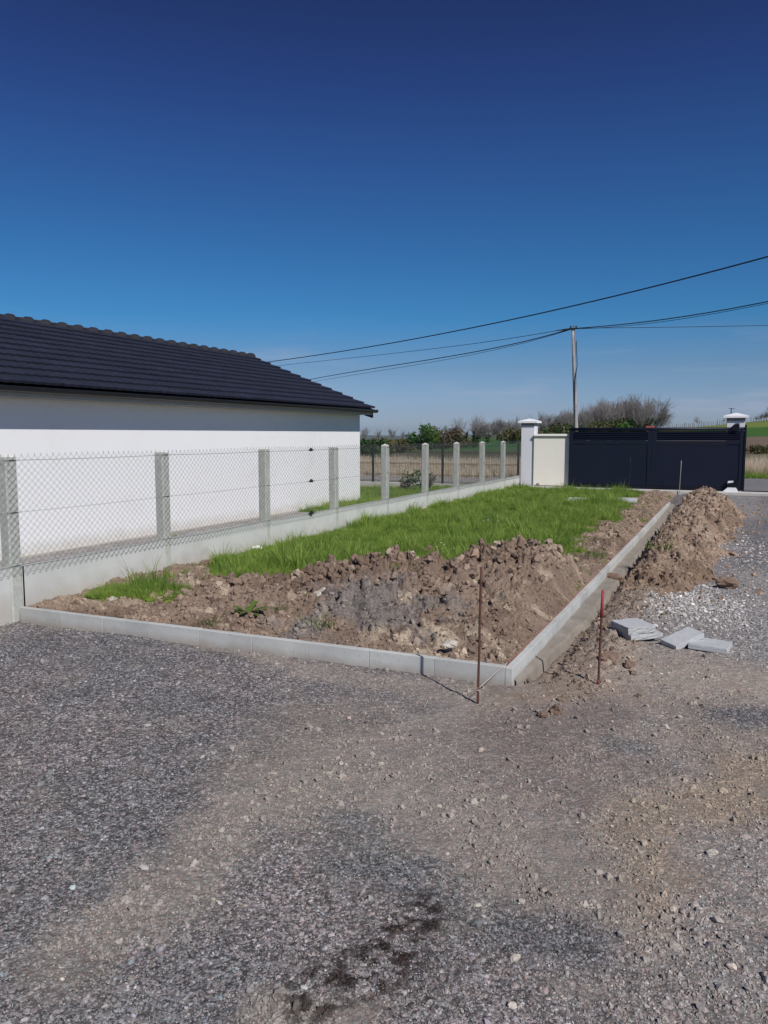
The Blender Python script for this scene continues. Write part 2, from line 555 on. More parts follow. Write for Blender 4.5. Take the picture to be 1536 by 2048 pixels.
M['stonepale'] = surf('pale_stone', (.42, .38, .33), (.58, .53, .47), 40, .95, .6, 120, .004)
M['stonebrown'] = surf('brown_clod', (.17, .115, .085), (.25, .175, .135), 30, .98, .9, 90, .012)
M['stonegrey'] = surf('grey_stone', (.17, .16, .16), (.28, .26, .25), 40, .95, .6, 120, .004)
M['asphalt'] = surf('old_asphalt', (.15, .145, .15), (.20, .195, .195), 3, .95, .4, 120, .006, third=((.28, .27, .27), 90, .6, .8))
M['hill'] = surf('far_hill', (.05, .075, .05), (.075, .09, .06), .004, .98, 0)
M['ground'] = attr_mat('gravel_and_earth', 'base', scale=34, var=.22, bump=.75, bscale=110, dist=.012, cells=1.0, cell_size=58, stony='stony')
M['soil'] = attr_mat('dug_earth', 'base', scale=45, var=.35, bump=.9, bscale=85, dist=.018)
M['stone_i'] = attr_mat('gravel_stone', 'icol', 'INSTANCER', scale=140, var=.22, bump=.4, bscale=200, dist=.003)


# ------------------------------------------------------------------ where the ground stands
def terrain(x, y):
    """Large shape of the land: level yard, slight rise to the gate, fields climbing to the right beyond the road."""
    x = np.asarray(x, float); y = np.asarray(y, float)
    s, t = KERB.st(x, y)
    z = 0.13 * sstep(9.5, 17.0, s) * sstep(-9, -4.5, t)
    rat = np.clip(x / np.maximum(y, 5.0), -0.6, 0.9)
    far = np.interp(y, [0, 30, 36, 45, 60, 100, 130, 152, 175, 260, 600, 3000], [0, 0, 0.02, .2, .4, 1.6, 3.2, 4.4, 4.5, 0.5, -12, -60])
    lat = np.interp(rat, [-.6, -.10, .05, .18, .30, .38, .5, .9], [.02, .05, .18, .36, .52, .62, 1.0, 1.45])
    z = z + far * np.where(far > 0, lat, 1.0)
    z = z + np.where(y > 40, 0.5 * (fbm(x / 45, y / 45, 77, 3) - .5) * sstep(40, 120, y), 0)
    return z


def capsule(x, y, pts, w):
    """0 on the line, 1 at width w."""
    d = np.full(np.shape(x), 1e9)
    for (a, b) in zip(pts[:-1], pts[1:]):
        ax, ay, bx, by = a[0], a[1], b[0], b[1]
        L = (bx - ax) ** 2 + (by - ay) ** 2 + 1e-9
        u = np.clip(((x - ax) * (bx - ax) + (y - ay) * (by - ay)) / L, 0, 1)
        d = np.minimum(d, np.hypot(x - ax - u * (bx - ax), y - ay - u * (by - ay)))
    return d / w


def gpts(*a): return [tuple(G(*q))[:2] for q in a]


# dusty tracks, patches and stains of the yard: centre line, half width, colour, how stony
TAN = (.315, .283, .25); OCHRE = (.36, .295, .225); PALE = (.38, .365, .35); BROWN = (.235, .185, .148)
DARKG = (.235, .228, .232); MAUVE = (.27, .248, .245)
PATCHES = [
    (gpts((1000, 1430), (860, 1500), (950, 1620), (1120, 1700)), .62, (.285, .25, .225), .35),
    (gpts((640, 1440), (560, 1560)), .34, (.29, .255, .225), .4),
    (gpts((1130, 1420), (1250, 1560), (1330, 1700)), .55, (.285, .245, .215), .4),
    (gpts((1500, 1420), (1520, 1700), (1560, 2000)), .42, (.33, .30, .275), .5),
    (gpts((1600, 1150), (1560, 1250), (1560, 1400)), 1.0, (.37, .35, .335), .8),
    (gpts((1250, 1400), (930, 1425), (700, 1500), (560, 1560), (430, 1690), (250, 1850), (130, 1920)), .17, TAN, .25),
    (gpts((640, 1340), (500, 1310), (330, 1275)), .07, TAN, .3),
    (gpts((1000, 1400), (700, 1360), (560, 1330)), .16, TAN, .3),
    (gpts((760, 1560), (980, 1640), (1080, 1720)), .30, TAN, .18),
    (gpts((600, 1600), (760, 1560)), .26, TAN, .18),
    (gpts((1180, 1380), (1400, 1420), (1500, 1520)), .38, (.32, .275, .232), .35),
    (gpts((1536, 1560), (1380, 1640), (1440, 1800)), .26, OCHRE, .3),
    (gpts((1480, 1700), (1500, 1900), (1530, 2000)), .20, (.34, .315, .30), .6),
    (gpts((1230, 1330), (1330, 1330), (1440, 1350), (1600, 1380)), .5, (.39, .335, .28), .3),
    (gpts((560, 2030), (700, 2040)), .10, TAN, .25),
    (gpts((1330, 1200), (1400, 1185)), .45, PALE, .9),
    (gpts((1440, 1230), (1600, 1280)), .7, (.35, .34, .33), .9),
    (gpts((1440, 1100), (1480, 1020), (1470, 1000)), .5, (.34, .33, .32), .9),
    (gpts((1560, 1130), (1540, 1050)), .55, (.21, .21, .22), 1.0),
    (gpts((1250, 1180), (1180, 1290), (1080, 1390)), .35, (.31, .25, .20), .2),
    (gpts((1200, 1420), (1000, 1460)), .20, (.25, .215, .195), .4),
    (gpts((840, 1760), (1000, 1860), (1150, 1880)), .11, (.20, .20, .207), 1.0),
    (gpts((1440, 1430), (1560, 1430)), .14, (.20, .20, .21), 1.0),
    (gpts((1240, 1490), (1280, 1500)), .09, (.21, .215, .22), 1.0),
    (gpts((700, 1660), (740, 1720)), .14, (.21, .215, .22), 1.0),
]
STAIN = gpts((840, 1830), (760, 1930), (640, 1985))


def yard_colour(x, y):
    x = np.asarray(x, float); y = np.asarray(y, float)
    n = fbm(x * 1.1, y * 1.1, 5, 4)
    base = mixv(np.array(DARKG)[None], np.array(MAUVE)[None], sstep(.38, .62, n)[:, None])
    stony = np.ones(len(x))
    wob = (fbm(x * 5, y * 5, 31, 5, .6) - .5) * 1.5
    for pts, w, c, st in PATCHES:
        d = capsule(x, y, pts, w) + wob * min(1.0, .5 / w * .6 + .25)
        m = sstep(1.75, .35, d) * .84
        base = mixv(base, np.array(c)[None], m[:, None]); stony = mixv(stony, st, m)
    # fine dust lying in drifts over everything
    du = sstep(.50, .75, fbm(x * 3.2, y * 3.2, 63, 5, .6)) * .38
    base = mixv(base, np.array(TAN)[None], du[:, None]); stony = mixv(stony, .4, du)
    d = capsule(x, y, STAIN, .16)
    m = sstep(1.2, .3, d) * sstep(.47, .56, fbm(x * 30, y * 30, 8, 3))
    base = mixv(base, np.array((.032, .022, .018))[None], (m * .9)[:, None])
    base = base * (0.86 + .28 * fbm(x * 9, y * 9, 41, 4, .6))[:, None]
    return base, stony


def land_colour(x, y):
    """Yard, neighbour's strip and the fields beyond the road."""
    base, stony = yard_colour(x, y)
    fs, ft = FENCE.st(x, y)
    gs, gt = GATE.st(x, y)
    # neighbour's side: pale rubble strip by the house, rough lawn beyond it
    nb = (ft < -.05)
    pal = np.array((.35, .335, .315))[None] * (.75 + .5 * fbm(x * 7, y * 7, 3, 4))[:, None]
    base = np.where(nb[:, None], pal, base)
    stony = np.where(nb, .55, stony)
    lawn = nb & (fs > 9.6) & (gs < -.9) | nb & (ft < -14)
    gr = mixv(np.array((.06, .105, .025))[None], np.array((.12, .14, .05))[None], fbm(x * 1.5, y * 1.5, 4, 4)[:, None])
    base = np.where(lawn[:, None], gr, base)
    stony = np.where(lawn, 0, stony)
    # beyond the road
    be = y > 0
    w = 6 * (fbm(x / 30, y / 30, 91, 3) - .5)
    dd = gs + w * sstep(10, 40, gs)
    f = lambda c: np.array(c)[None]
    col = f((.085, .13, .035)) * np.ones((len(x), 1))
    bands = [(8.5, (.085, .125, .03)), (10.5, (.20, .165, .10)), (21, (.13, .145, .055)), (40, (.155, .115, .085)),
             (76, (.165, .125, .09)), (82, (.045, .115, .02)), (112, (.05, .13, .022)), (114, (.16, .21, .04)), (175, (.15, .19, .05)), (260, (.10, .12, .05)), (400, (.13, .12, .08)), (900, (.07, .09, .05)), (4000, (.06, .085, .05))]
    ds = [b[0] for b in bands]
    cc = np.stack([np.interp(dd, ds, [b[1][k] for b in bands]) for k in range(3)], 1)
    # left of the gate the nearer ground is rough grass, then dark ploughland, then bright young wheat
    rat = x / np.maximum(y, 1)
    bl = [(5, (.085, .14, .035)), (14, (.13, .14, .06)), (22, (.10, .11, .05)), (34, (.085, .08, .05)), (46, (.075, .09, .045)), (56, (.04, .13, .035)), (100, (.045, .135, .035)), (110, (.09, .11, .05)), (300, (.08, .10, .05)), (4000, (.06, .085, .05))]
    dl = [b[0] for b in bl]
    cl = np.stack([np.interp(dd, dl, [b[1][k] for b in bl]) for k in range(3)], 1)
    side = sstep(.30, .40, rat)[:, None]
    fc = mixv(cl, cc, side) * (.8 + .4 * fbm(x / 2.5, y / 2.5, 15, 5, .6))[:, None]
    out = (gs > 7.3)
    base = np.where(out[:, None], fc, base)
    stony = np.where(out, 0, stony)
    return base, stony


def set_attr(me, name, kind, data):
    a = me.attributes.new(name, kind, 'POINT')
    if kind == 'FLOAT_COLOR':
        d = np.ones((len(data), 4), np.float32); d[:, :3] = data
        a.data.foreach_set('color', d.ravel())
    elif kind == 'FLOAT_VECTOR':
        a.data.foreach_set('vector', np.asarray(data, np.float32).ravel())
    else:
        a.data.foreach_set('value', np.asarray(data))


def grid_faces(nx, ny):
    i = np.arange(nx * ny).reshape(ny, nx)
    return np.stack([i[:-1, :-1], i[:-1, 1:], i[1:, 1:], i[1:, :-1]], -1).reshape(-1, 4)


# ------------------------------------------------------------------ ground sheet (to the horizon)
def axis(lo, hi, step, far_lo, far_hi, g):
    a = list(np.arange(lo, hi, step))
    x = a[-1]; d = step
    while x < far_hi:
        d *= g; x += d; a.append(x)
    x = a[0]; d = step; b = []
    while x > far_lo:
        d *= g; x -= d; b.append(x)
    return np.array(b[::-1] + a)


ax_ = axis(-3.6, 4.4, .021, -7000, 7000, 1.045)
ys = list(np.arange(1.3, 4.5, .017))
y_ = ys[-1]
while y_ < 30: y_ += max(.017, .0042 * y_); ys.append(y_)
while y_ < 320: y_ += .022 * y_; ys.append(y_)
while y_ < 7000: y_ += .10 * y_; ys.append(y_)
y_ = 1.3; d_ = .02; b_ = []
while y_ > -60: d_ *= 1.25; y_ -= d_; b_.append(y_)
ay_ = np.array(b_[::-1] + ys)
XX, YY = np.meshgrid(ax_, ay_)
fx, fy = XX.ravel(), YY.ravel()


def yard_relief(x, y):
    near = sstep(40, 14, y)
    r = .030 * (fbm(x * .9, y * .9, 21, 3) - .5) + .014 * (fbm(x * 6, y * 6, 22, 4) - .5)
    r = r + .010 * (clumps(x, y, .07, 51) - .4) + .006 * (clumps(x, y, .035, 52) - .4)
    r = r + .014 * (fbm(x * 2.2 + y * 1.1, y * .5, 54, 3) - .5)
    return r * near


def kerb_trench(x, y):
    """The dug strip along the outside of the kerb is a hand lower than the yard."""
    s, t = KERB.st(x, y)
    return -.05 * sstep(0, .02, t) * sstep(.25, .16, t + .08 * (fbm(s * 3, t * 3, 6, 3) - .5)) * sstep(.1, .5, s) * sstep(14.4, 13.8, s)


def yard_z(x, y):
    z = terrain(x, y) + yard_relief(x, y) + kerb_trench(x, y)
    s, t = KERB.st(x, y)
    # crumbled spoil beside the trench
    sp = np.exp(-((t - .46) / .20) ** 2) * sstep(0, 1.0, s) * sstep(15, 13, s)
    z = z + sp * (.015 + .13 * clumps(x, y, .13, 71) * fbm(x * 2, y * 2, 72, 3) + .05 * clumps(x, y, .06, 73))
    fs, ft = FENCE.st(x, y)
    z = z + .05 * np.exp(-(((x - 1.0) / .3) ** 2 + ((y - 4.72) / .12) ** 2)) * 0
    z = z - .05 * sstep(.0, .1, ft) * sstep(.1, 0, t) * sstep(0, .3, s)      # beneath the planting bed
    return z


gz = yard_z(fx, fy)
gme = np_mesh('ground', np.stack([fx, fy, gz], 1), grid_faces(len(ax_), len(ay_)), True)
cb, cs = land_colour(fx, fy)
set_attr(gme, 'base', 'FLOAT_COLOR', cb)
set_attr(gme, 'stony', 'FLOAT', cs.astype(np.float32))
tag(link('ground', gme, M['ground']), kind='structure')


def z_at(x, y):
    return float(yard_z(np.array([x]), np.array([y]))[0])


# far blue hills
hx = np.linspace(-3500, 3500, 120)
hv = []
for j, yy in enumerate((3600, 4200, 5200)):
    top = [0, 1, .6][j]
    for x in hx:
        e = float(fbm(np.array([x / 900.]), np.array([2.0]), 9, 4)[0])
        hv.append((x, yy, -80 + top * (84 + 34 * (e - .5))))
hme = np_mesh('hills', hv, grid_faces(120, 3), True)
tag(link('hills', hme, M['hill']), kind='structure')

# ------------------------------------------------------------------ road behind the gate
rv = []
L0, L1 = -60, 60
for i in range(121):
    t = L0 + (L1 - L0) * i / 120
    for s in (.9, 2.7, 4.5, 6.3, 7.4):
        s = .9 + (s - .9) * (1.0 if t > 1 else max(.12, 1 - (1 - t) * .45))
        p = GATE.p(s, t)
        rv.append((p.x, p.y, float(terrain(p.x, p.y)) + .055 - .02 * abs(s - 4.2) / 3.3))
tag(link('road', np_mesh('road', rv, grid_faces(5, 121), True), M['asphalt']), kind='structure')

# concrete apron under the gate line
GN = Vector((GATE.n[0], GATE.n[1], 0)); GD = Vector((GATE.d[0], GATE.d[1], 0))
sill = MB().box(GATE.p(-.28, 6.2, .075), (11.6, .36, .25), -R(24.9), .012)
sill.box(GATE.p(.33, 6.4, .05), (12.0, .84, .2), -R(24.9), .012)
tag(sill.obj('gate_threshold', M['concrete']), 'long pale concrete threshold strip under the dark sliding gate', 'threshold')

# ------------------------------------------------------------------ planting bed inside the kerb
crest_px = [(40, 1215, .13), (250, 1190, .15), (360, 1160, .22), (430, 1158, .24), (560, 1158, .25), (650, 1138, .36), (700, 1130, .41), (790, 1122, .47), (870, 1119, .50), (905, 1128, .45),
            (940, 1108, .50), (1030, 1092, .56), (1100, 1102, .50), (1150, 1126, .34), (1180, 1145, .20)]
cp = sorted([(lambda q, z: (KERB.st(q[0], q[1])[1], KERB.st(q[0], q[1])[0], z))(G(a, b, c), c) for a, b, c in crest_px])
c_t = np.array([c[0] for c in cp]); c_s = np.array([c[1] for c in cp]); c_z = np.array([c[2] for c in cp])


def bed_mask_grass(x, y):
    """1 where grass grows: the lawn behind the heap and a leftover patch at the front left."""
    s, t = KERB.st(x, y)
    fs, ft = FENCE.st(x, y)
    n = (fbm(x * 2.2, y * 2.2, 121, 4) - .5)
    cs_ = np.interp(t, c_t, c_s)
    a = sstep(.05, .35, s - cs_ + n * .5)
    edge = np.interp(s, [0, 4, 7, 10, 14, 20], [-.5, -.55, -.62, -.62, -.60, -.55])
    a = a * sstep(.12, -.30, t - edge + n * 1.1) * sstep(-.45, -.1, GATE.st(x, y)[0] * -1 - 1.0 + n)
    a = a * sstep(-.02, .10, ft) 
    side = (x + 1.81) * 1.55 + (y - 8.05) * .29      # bare earth reaches the fence left of this line
    a = a * sstep(-.1, .12, side + n * .35)
    q = G(285, 1190, .14)
    e = ((x - q[0]) * .5 + (y - q[1]) * .866) ** 2 / .30 ** 2 + ((x - q[0]) * .866 - (y - q[1]) * .5) ** 2 / .62 ** 2
    b = sstep(1.5, .6, e + n * 2.0) * sstep(.02, .08, ft)
    return np.clip(np.maximum(a, b), 0, 1)


def bed_z(x, y, detail=True):
    s, t = KERB.st(x, y)
    n = fbm(x * 1.5, y * 1.5, 111, 4) - .5
    cs_ = np.interp(t, c_t, c_s); cz = np.interp(t, c_t, c_z)
    base = .125 + .05 * n
    lawn = np.interp(s, [0, 3, 9, 14, 20], [.12, .14, .15, .17, .17])
    ds = s - cs_
    front = .115
    u = np.clip(-ds / np.maximum(cs_ - .05, .3), 0, 1)
    zf = front + (cz - front) * (1 - u) ** 1.15
    zb = lawn + (cz - lawn) * np.exp(-(ds / .38) ** 2)
    z = np.where(ds < 0, zf, zb)
    heap = np.clip((z - .12) / .3, 0, 1)
    # soil strip banked along the right kerb
    strip = sstep(-.75, -.45, t) * sstep(.02, -.1, t) * sstep(1, 3, s)
    z = z + strip * .02 * fbm(s * 2.2, t * 2, 131, 3)
    g = bed_mask_grass(x, y)
    rough = np.clip(.30 + .9 * heap, 0, 1) * (1 - .75 * g)
    z = z + (n * .06) * (1 - g)
    if detail:
        z = z + rough * (.12 * (chunks(x, y, .23, 201) - .42) + .075 * (chunks(x, y, .105, 202) - .42) + .055 * (clumps(x, y, .055, 203) - .38) + .018 * (clumps(x, y, .024, 204) - .4))
    # meets kerb top and fence foot
    k = np.minimum(np.minimum(sstep(-.03, -.25, t), sstep(.05, .35, s)), 1)
    z = mixv(np.minimum(z, .115), z, k)
    fs, ft = FENCE.st(x, y)
    rub = np.exp(-(ft / .25) ** 2) * sstep(.6, 1.2, fs) * sstep(2.6, 1.8, fs)
    z = z + rub * .07 * sstep(.02, .1, ft)
    return z


def soil_colour(x, y):
    n = fbm(x * 1.2, y * 1.2, 301, 4)
    c = mixv(np.array((.20, .142, .108))[None], np.array((.275, .205, .158))[None], sstep(.35, .65, n)[:, None])
    # grey clay tongue in the middle of the heap and pale marl lumps
    q = G(740, 1190, .35); e = np.hypot((x - q[0]) / .75, (y - q[1]) / .75) + (fbm(x * 3, y * 3, 33, 4) - .5) * 1.4
    c = mixv(c, np.array((.205, .185, .175))[None], (sstep(1.0, .5, e) * .85)[:, None])
    q = G(860, 1255, .25); e = np.hypot((x - q[0]) / .55, (y - q[1]) / .35)
    m = sstep(1.3, .4, e) * sstep(.50, .60, fbm(x * 7, y * 7, 35, 4))
    m = np.maximum(m, .7 * sstep(.66, .74, fbm(x * 6, y * 6, 36, 4)))
    c = mixv(c, np.array((.46, .38, .29))[None], m[:, None])
    q = G(230, 1200, .13); e = np.hypot((x - q[0]) / .7, (y - q[1]) / .4)
    c = mixv(c, np.array((.36, .28, .21))[None], (sstep(1.2, .5, e) * .8)[:, None])
    s, t = KERB.st(x, y)
    far = sstep(5, 9, s)
    c = mixv(c, np.array((.30, .225, .17))[None], (far * .7)[:, None])
    return c * (.78 + .44 * fbm(x * 14, y * 14, 37, 4, .6))[:, None]


# grid in (s, u): u = 0 at the fence, 1 at the kerb
ss = [0.03]
while ss[-1] < 4.6: ss.append(ss[-1] + .0135)
while ss[-1] < 16.6: ss.append(ss[-1] + .0135 * max(1, (ss[-1] + 4.5) / 9))
ss = np.array(ss)
uu = np.linspace(0, 1, 330)
SS, UU = np.meshgrid(ss, uu, indexing='ij')
# left edge: the fence line, right edge: inside face of the kerb
def fence_t(s):
    # t in kerb frame of the fence face at along-distance s
    p0 = FENCE.p(0, .06); p1 = FENCE.p(18, .06)
    s0, t0 = KERB.st(p0[0], p0[1]); s1, t1 = KERB.st(p1[0], p1[1])
    return t0 + (t1 - t0) * (s - s0) / (s1 - s0)
TT = fence_t(SS) * (1 - UU) + (-.05) * UU
bx = KERB.o[0] + KERB.d[0] * SS + KERB.n[0] * TT
by = KERB.o[1] + KERB.d[1] * SS + KERB.n[1] * TT
bxf, byf = bx.ravel(), by.ravel()
keep_z = bed_z(bxf, byf)
bf = grid_faces(len(uu), len(ss))[:, ::-1]
# stop at the gate threshold
gs_, _ = GATE.st(bxf, byf)
bf = bf[(gs_[bf] < -.44).all(1)]
bme = np_mesh('planting_bed', np.stack([bxf, byf, keep_z], 1), bf, True)
gmask = bed_mask_grass(bxf, byf)
bc = mixv(soil_colour(bxf, byf), np.array((.15, .17, .06))[None], (gmask * .85)[:, None])
set_attr(bme, 'base', 'FLOAT_COLOR', bc)
tag(link('planting_bed', bme, M['soil']), kind='structure')


def zbed_at(x, y):
    return float(bed_z(np.array([x]), np.array([y]))[0])


# ------------------------------------------------------------------ spoil heap outside the kerb
hs = np.arange(3.3, 14.9, .021); ht = np.arange(.10, 2.2, .017)
HS, HT = np.meshgrid(hs, ht, indexing='ij')
hxx = KERB.o[0] + KERB.d[0] * HS + KERB.n[0] * HT
hyy = KERB.o[1] + KERB.d[1] * HS + KERB.n[1] * HT


def heap_h(s, t, x, y):
    cz = np.interp(s, [3.4, 4.2, 5.2, 6.5, 8, 9.5, 11, 12.2, 13.3, 14.3, 14.8], [0, .15, .23, .27, .30, .31, .34, .41, .36, .19, 0])
    lo = np.interp(s, [3.4, 5, 7, 9, 14], [.24, .20, .19, .18, .24]); hi = np.interp(s, [3.4, 4.5, 5.5, 8, 11, 13, 14.8], [.65, 1.05, 1.2, 1.3, 1.5, 1.55, 1.3])
    n = fbm(s * 1.3, t * 1.3, 401, 4) - .5
    hi = hi + n * .5
    mid = lo + (hi - lo) * .42
    u = np.where(t < mid, (mid - t) / (mid - lo + .02), (t - mid) / (hi - mid))
    prof = np.clip(1 - u, -.2, 1)
    prof = np.where(prof > 0, np.sin(np.clip(prof, 0, 1) * math.pi / 2) ** 1.15, prof * .4)
    z = cz * prof * (1 + n * .8)
    r = np.clip(prof * 1.6 + .15, 0, 1)
    z = z + r * (.13 * (chunks(x, y, .34, 411) - .42) + .10 * (chunks(x, y, .15, 412) - .42) + .06 * (clumps(x, y, .055, 413) - .4) + .012 * (clumps(x, y, .03, 414) - .4))
    return z - .03 * (prof <= 0)


hxf, hyf = hxx.ravel(), hyy.ravel()
hz = heap_h(HS.ravel(), HT.ravel(), hxf, hyf)
gzz = yard_z(hxf, hyf)
edge = (HS.ravel() < 3.4) | (HS.ravel() > 14.8) | (HT.ravel() < .115) | (HT.ravel() > 2.17)
hzf = np.where(hz > 0, gzz + hz, gzz - .03) - .02 - .1 * edge
hf = grid_faces(len(ht), len(hs))[:, ::-1]
hf = hf[(hz[hf] > -.0).any(1)]
hm = np_mesh('spoil_heap', np.stack([hxf, hyf, hzf], 1), hf, True)
hc = mixv(np.array((.22, .155, .113))[None], np.array((.33, .25, .19))[None], sstep(.35, .65, fbm(hxf * 1.6, hyf * 1.6, 421, 4))[:, None])
m_ = .6 * sstep(.64, .74, fbm(hxf * 5, hyf * 5, 423, 4))
hc = mixv(hc, np.array((.42, .35, .28))[None], m_[:, None]) * (.78 + .44 * fbm(hxf * 13, hyf * 13, 424, 4, .6))[:, None]
set_attr(hm, 'base', 'FLOAT_COLOR', hc)
tag(link('spoil_heap', hm, M['soil']), 'long heap of dug brown earth outside the right kerb, tallest before the gate', 'earth heap')

# ------------------------------------------------------------------ wet mortar haunching along the kerb
msv = np.arange(.05, 14.2, .03); mtv = np.linspace(0.0, .30, 12)
MS, MT = np.meshgrid(msv, mtv, indexing='ij')
w_ = np.interp(MS, [0, .4, .9, 2, 5, 9, 14], [.015, .05, .10, .17, .16, .13, .11]) + .08 * (fbm(MS * 2.5, MS * 0 + 1, 501, 4) - .5)
TTm = .001 + MT / .30 * w_
mx_ = KERB.o[0] + KERB.d[0] * MS + KERB.n[0] * TTm
my_ = KERB.o[1] + KERB.d[1] * MS + KERB.n[1] * TTm
mzz = terrain(mx_, my_) * .5 + .018 + .02 * (1 - MT / .3) + .016 * (fbm(MS * 6, TTm * 12, 502, 4) - .5) - .09 * sstep(.22, .3, MT)
mm = np_mesh('mortar_haunch', np.stack([mx_.ravel(), my_.ravel(), mzz.ravel()], 1), grid_faces(12, len(msv))[:, ::-1], True)
tag(link('mortar_haunch', mm, M['mortar']), 'strip of damp smoothed mortar along the outer foot of the right kerb', 'mortar')

# ------------------------------------------------------------------ kerbs: a block is a part
def worn_block(L, W, H, seed):
    rr = random.Random(seed)
    mb = MB().box((0, 0, 0), (W, L - .0025, H), 0, .0025)
    mb.v = [(x + rr.uniform(-.0008, .0008), y + rr.uniform(-.001, .001), z + rr.uniform(-.0008, .0008)) for x, y, z in mb.v]
    return mb.mesh('kerb_block')


blocks = [worn_block(.5, .05, .22, k) for k in range(4)]
for b_ in blocks: b_.materials.append(M['kerb'])
k1 = empty('kerb', KERB.p(0, 0), 0, label='low concrete kerb running away from the near corner towards the gate, mortar at its foot', cat='kerb')
k1.rotation_euler = (0, 0, KERB.rot)
for i in range(28):
    z = .02 + random.uniform(-.002, .002)
    o = link('kerb_block', blocks[i % 4], None, k1, (-.026 + random.uniform(-.0015, .0015), .5 * i + .25, z + .015 * 0), (0, random.uniform(-.006, .006), random.uniform(-.003, .003)))
K2 = Frame(.858, 5.03, 24.25 - 90)   # runs left from the corner
k2 = empty('kerb', (.858, 5.03, 0), 0, label='low concrete kerb along the near edge of the bed, from the fence post to the corner', cat='kerb')
ang = math.atan2(6.864 - 5.03, -3.3 - .858)
k2.rotation_euler = (0, 0, ang - R(90))
for i in range(9):
    L = .5
    y0 = .055 + .5 * i + .25
    if i == 8: y0 -= .03
    o = link('kerb_block', blocks[(i * 3 + 1) % 4], None, k2, (-.026 * -1 * -1 + random.uniform(-.0015, .0015), y0, .022 + random.uniform(-.002, .002)), (0, random.uniform(-.006, .006), random.uniform(-.003, .003)))
for o in k2.children: o.location.x = abs(o.location.x)

# ------------------------------------------------------------------ neighbour's house
h_root = empty('white_house', HOUSE.p(0, 0), HOUSE.rot, label='long white rendered house with anthracite tiled roof behind the wire fence', cat='house')
SL0, SL1 = -7.0, 10.31
T0, Z0, T1, Z1 = .36, 2.335, -3.35, 3.775       # eave edge and ridge
PT = math.atan2(Z1 - Z0, T0 - T1)
wall_prof = [(0, -.3), (0, 2.17), (-3.35, 3.62), (-6.7, 2.17), (-6.7, -.3)]
X = Vector((1, 0, 0)); Yv = Vector((0, 1, 0)); Zv = Vector((0, 0, 1))
MB().prism(wall_prof, Vector((0, SL0, 0)), Vector((0, SL1, 0)), X).obj('wall', M['white'], h_root)
pl = MB().box((.012, 1.655, -.02), (.03, 17.3, .09), 0, .004); pl.obj('plinth', M['concrete'], h_root)
EL = SL1 + .12
deck = [(T0 - .05, Z0 - .055), (T0 - .05, Z0 - .035), (T1, Z1 - .03), (-7.0, Z0 - .035), (-7.0, Z0 - .055), (T1, Z1 - .06)]
MB().prism(deck, Vector((0, SL0 - .1, 0)), Vector((0, EL - .02, 0)), X).obj('roof_deck', M['gatedark'], h_root)
MB().prism([(.002, 2.172), (.305, 2.178), (.305, 2.19), (.002, 2.19)], Vector((0, SL0, 0)), Vector((0, EL - .06, 0)), X).obj('soffit', M['soffit'], h_root)
MB().prism([(.306, 2.165), (.325, 2.165), (.325, 2.285), (.306, 2.285)], Vector((0, SL0, 0)), Vector((0, EL - .06, 0)), X).obj('fascia', M['soffit'], h_root)
MB().prism([(.30, 2.10), (.335, 2.10), (.335, 2.23), (.10, 2.23), (.10, 2.16)], Vector((0, EL - .055, 0)), Vector((0, EL - .03, 0)), X).obj('gable_bracket', M['gutter'], h_root)
gp = []
for k in range(9):
    a = math.pi + math.pi * k / 8
    gp.append((.385 + .055 * math.cos(a), 2.285 + .065 * math.sin(a)))
gp2 = [(x + (.385 - x) * .12, z + .008) for x, z in gp][::-1]
gp2[0] = (gp2[0][0], 2.300); gp2[-1] = (gp2[-1][0], 2.300)
MB().prism(gp + [(.440, 2.300)] + gp2 + [(.330, 2.300)], Vector((0, SL0, 0)), Vector((0, EL + .06, 0)), X).obj('gutter', M['gutter'], h_root)
# gable verge board
MB().prism([(T0 - .03, Z0 - .10), (T0 - .03, Z0 - .02), (T1, Z1 - .02), (-7.0, Z0 - .02), (-7.0, Z0 - .10), (T1, Z1 - .10)], Vector((0, EL - .025, 0)), Vector((0, EL - .005, 0)), X).obj('verge_board', M['gutter'], h_root)

# tiles: low double-wave profile, each lifted at its lower edge
ROWS = 12
EXPO = math.hypot(T0 - T1, Z1 - Z0) / ROWS
TW = .33


def tile_mesh():
    nx = 9; vs = []
    L = EXPO + .05
    for j, (y, lift) in enumerate(((0.0, .042), (.005, .048), (L, .006))):
        for i in range(nx):
            u = i / (nx - 1)
            w = .004 * math.cos(u * 4 * math.pi) + .001
            vs.append((-(TW - .004) / 2 + u * (TW - .004), y, lift + w))
    for i in range(nx):
        u = i / (nx - 1)
        vs.append((-(TW - .004) / 2 + u * (TW - .004), 0.0, .006 + .004 * math.cos(u * 4 * math.pi)))
    f = []
    for j in range(2):
        for i in range(nx - 1): f.append((j * nx + i, j * nx + i + 1, (j + 1) * nx + i + 1, (j + 1) * nx + i))
    for i in range(nx - 1): f.append((3 * nx + i, 3 * nx + i + 1, i + 1, i))
    f.append((0, nx, 2 * nx, 3 * nx)); f.append((nx - 1, 4 * nx - 1, 3 * nx - 1, 2 * nx - 1))
    return vs, f


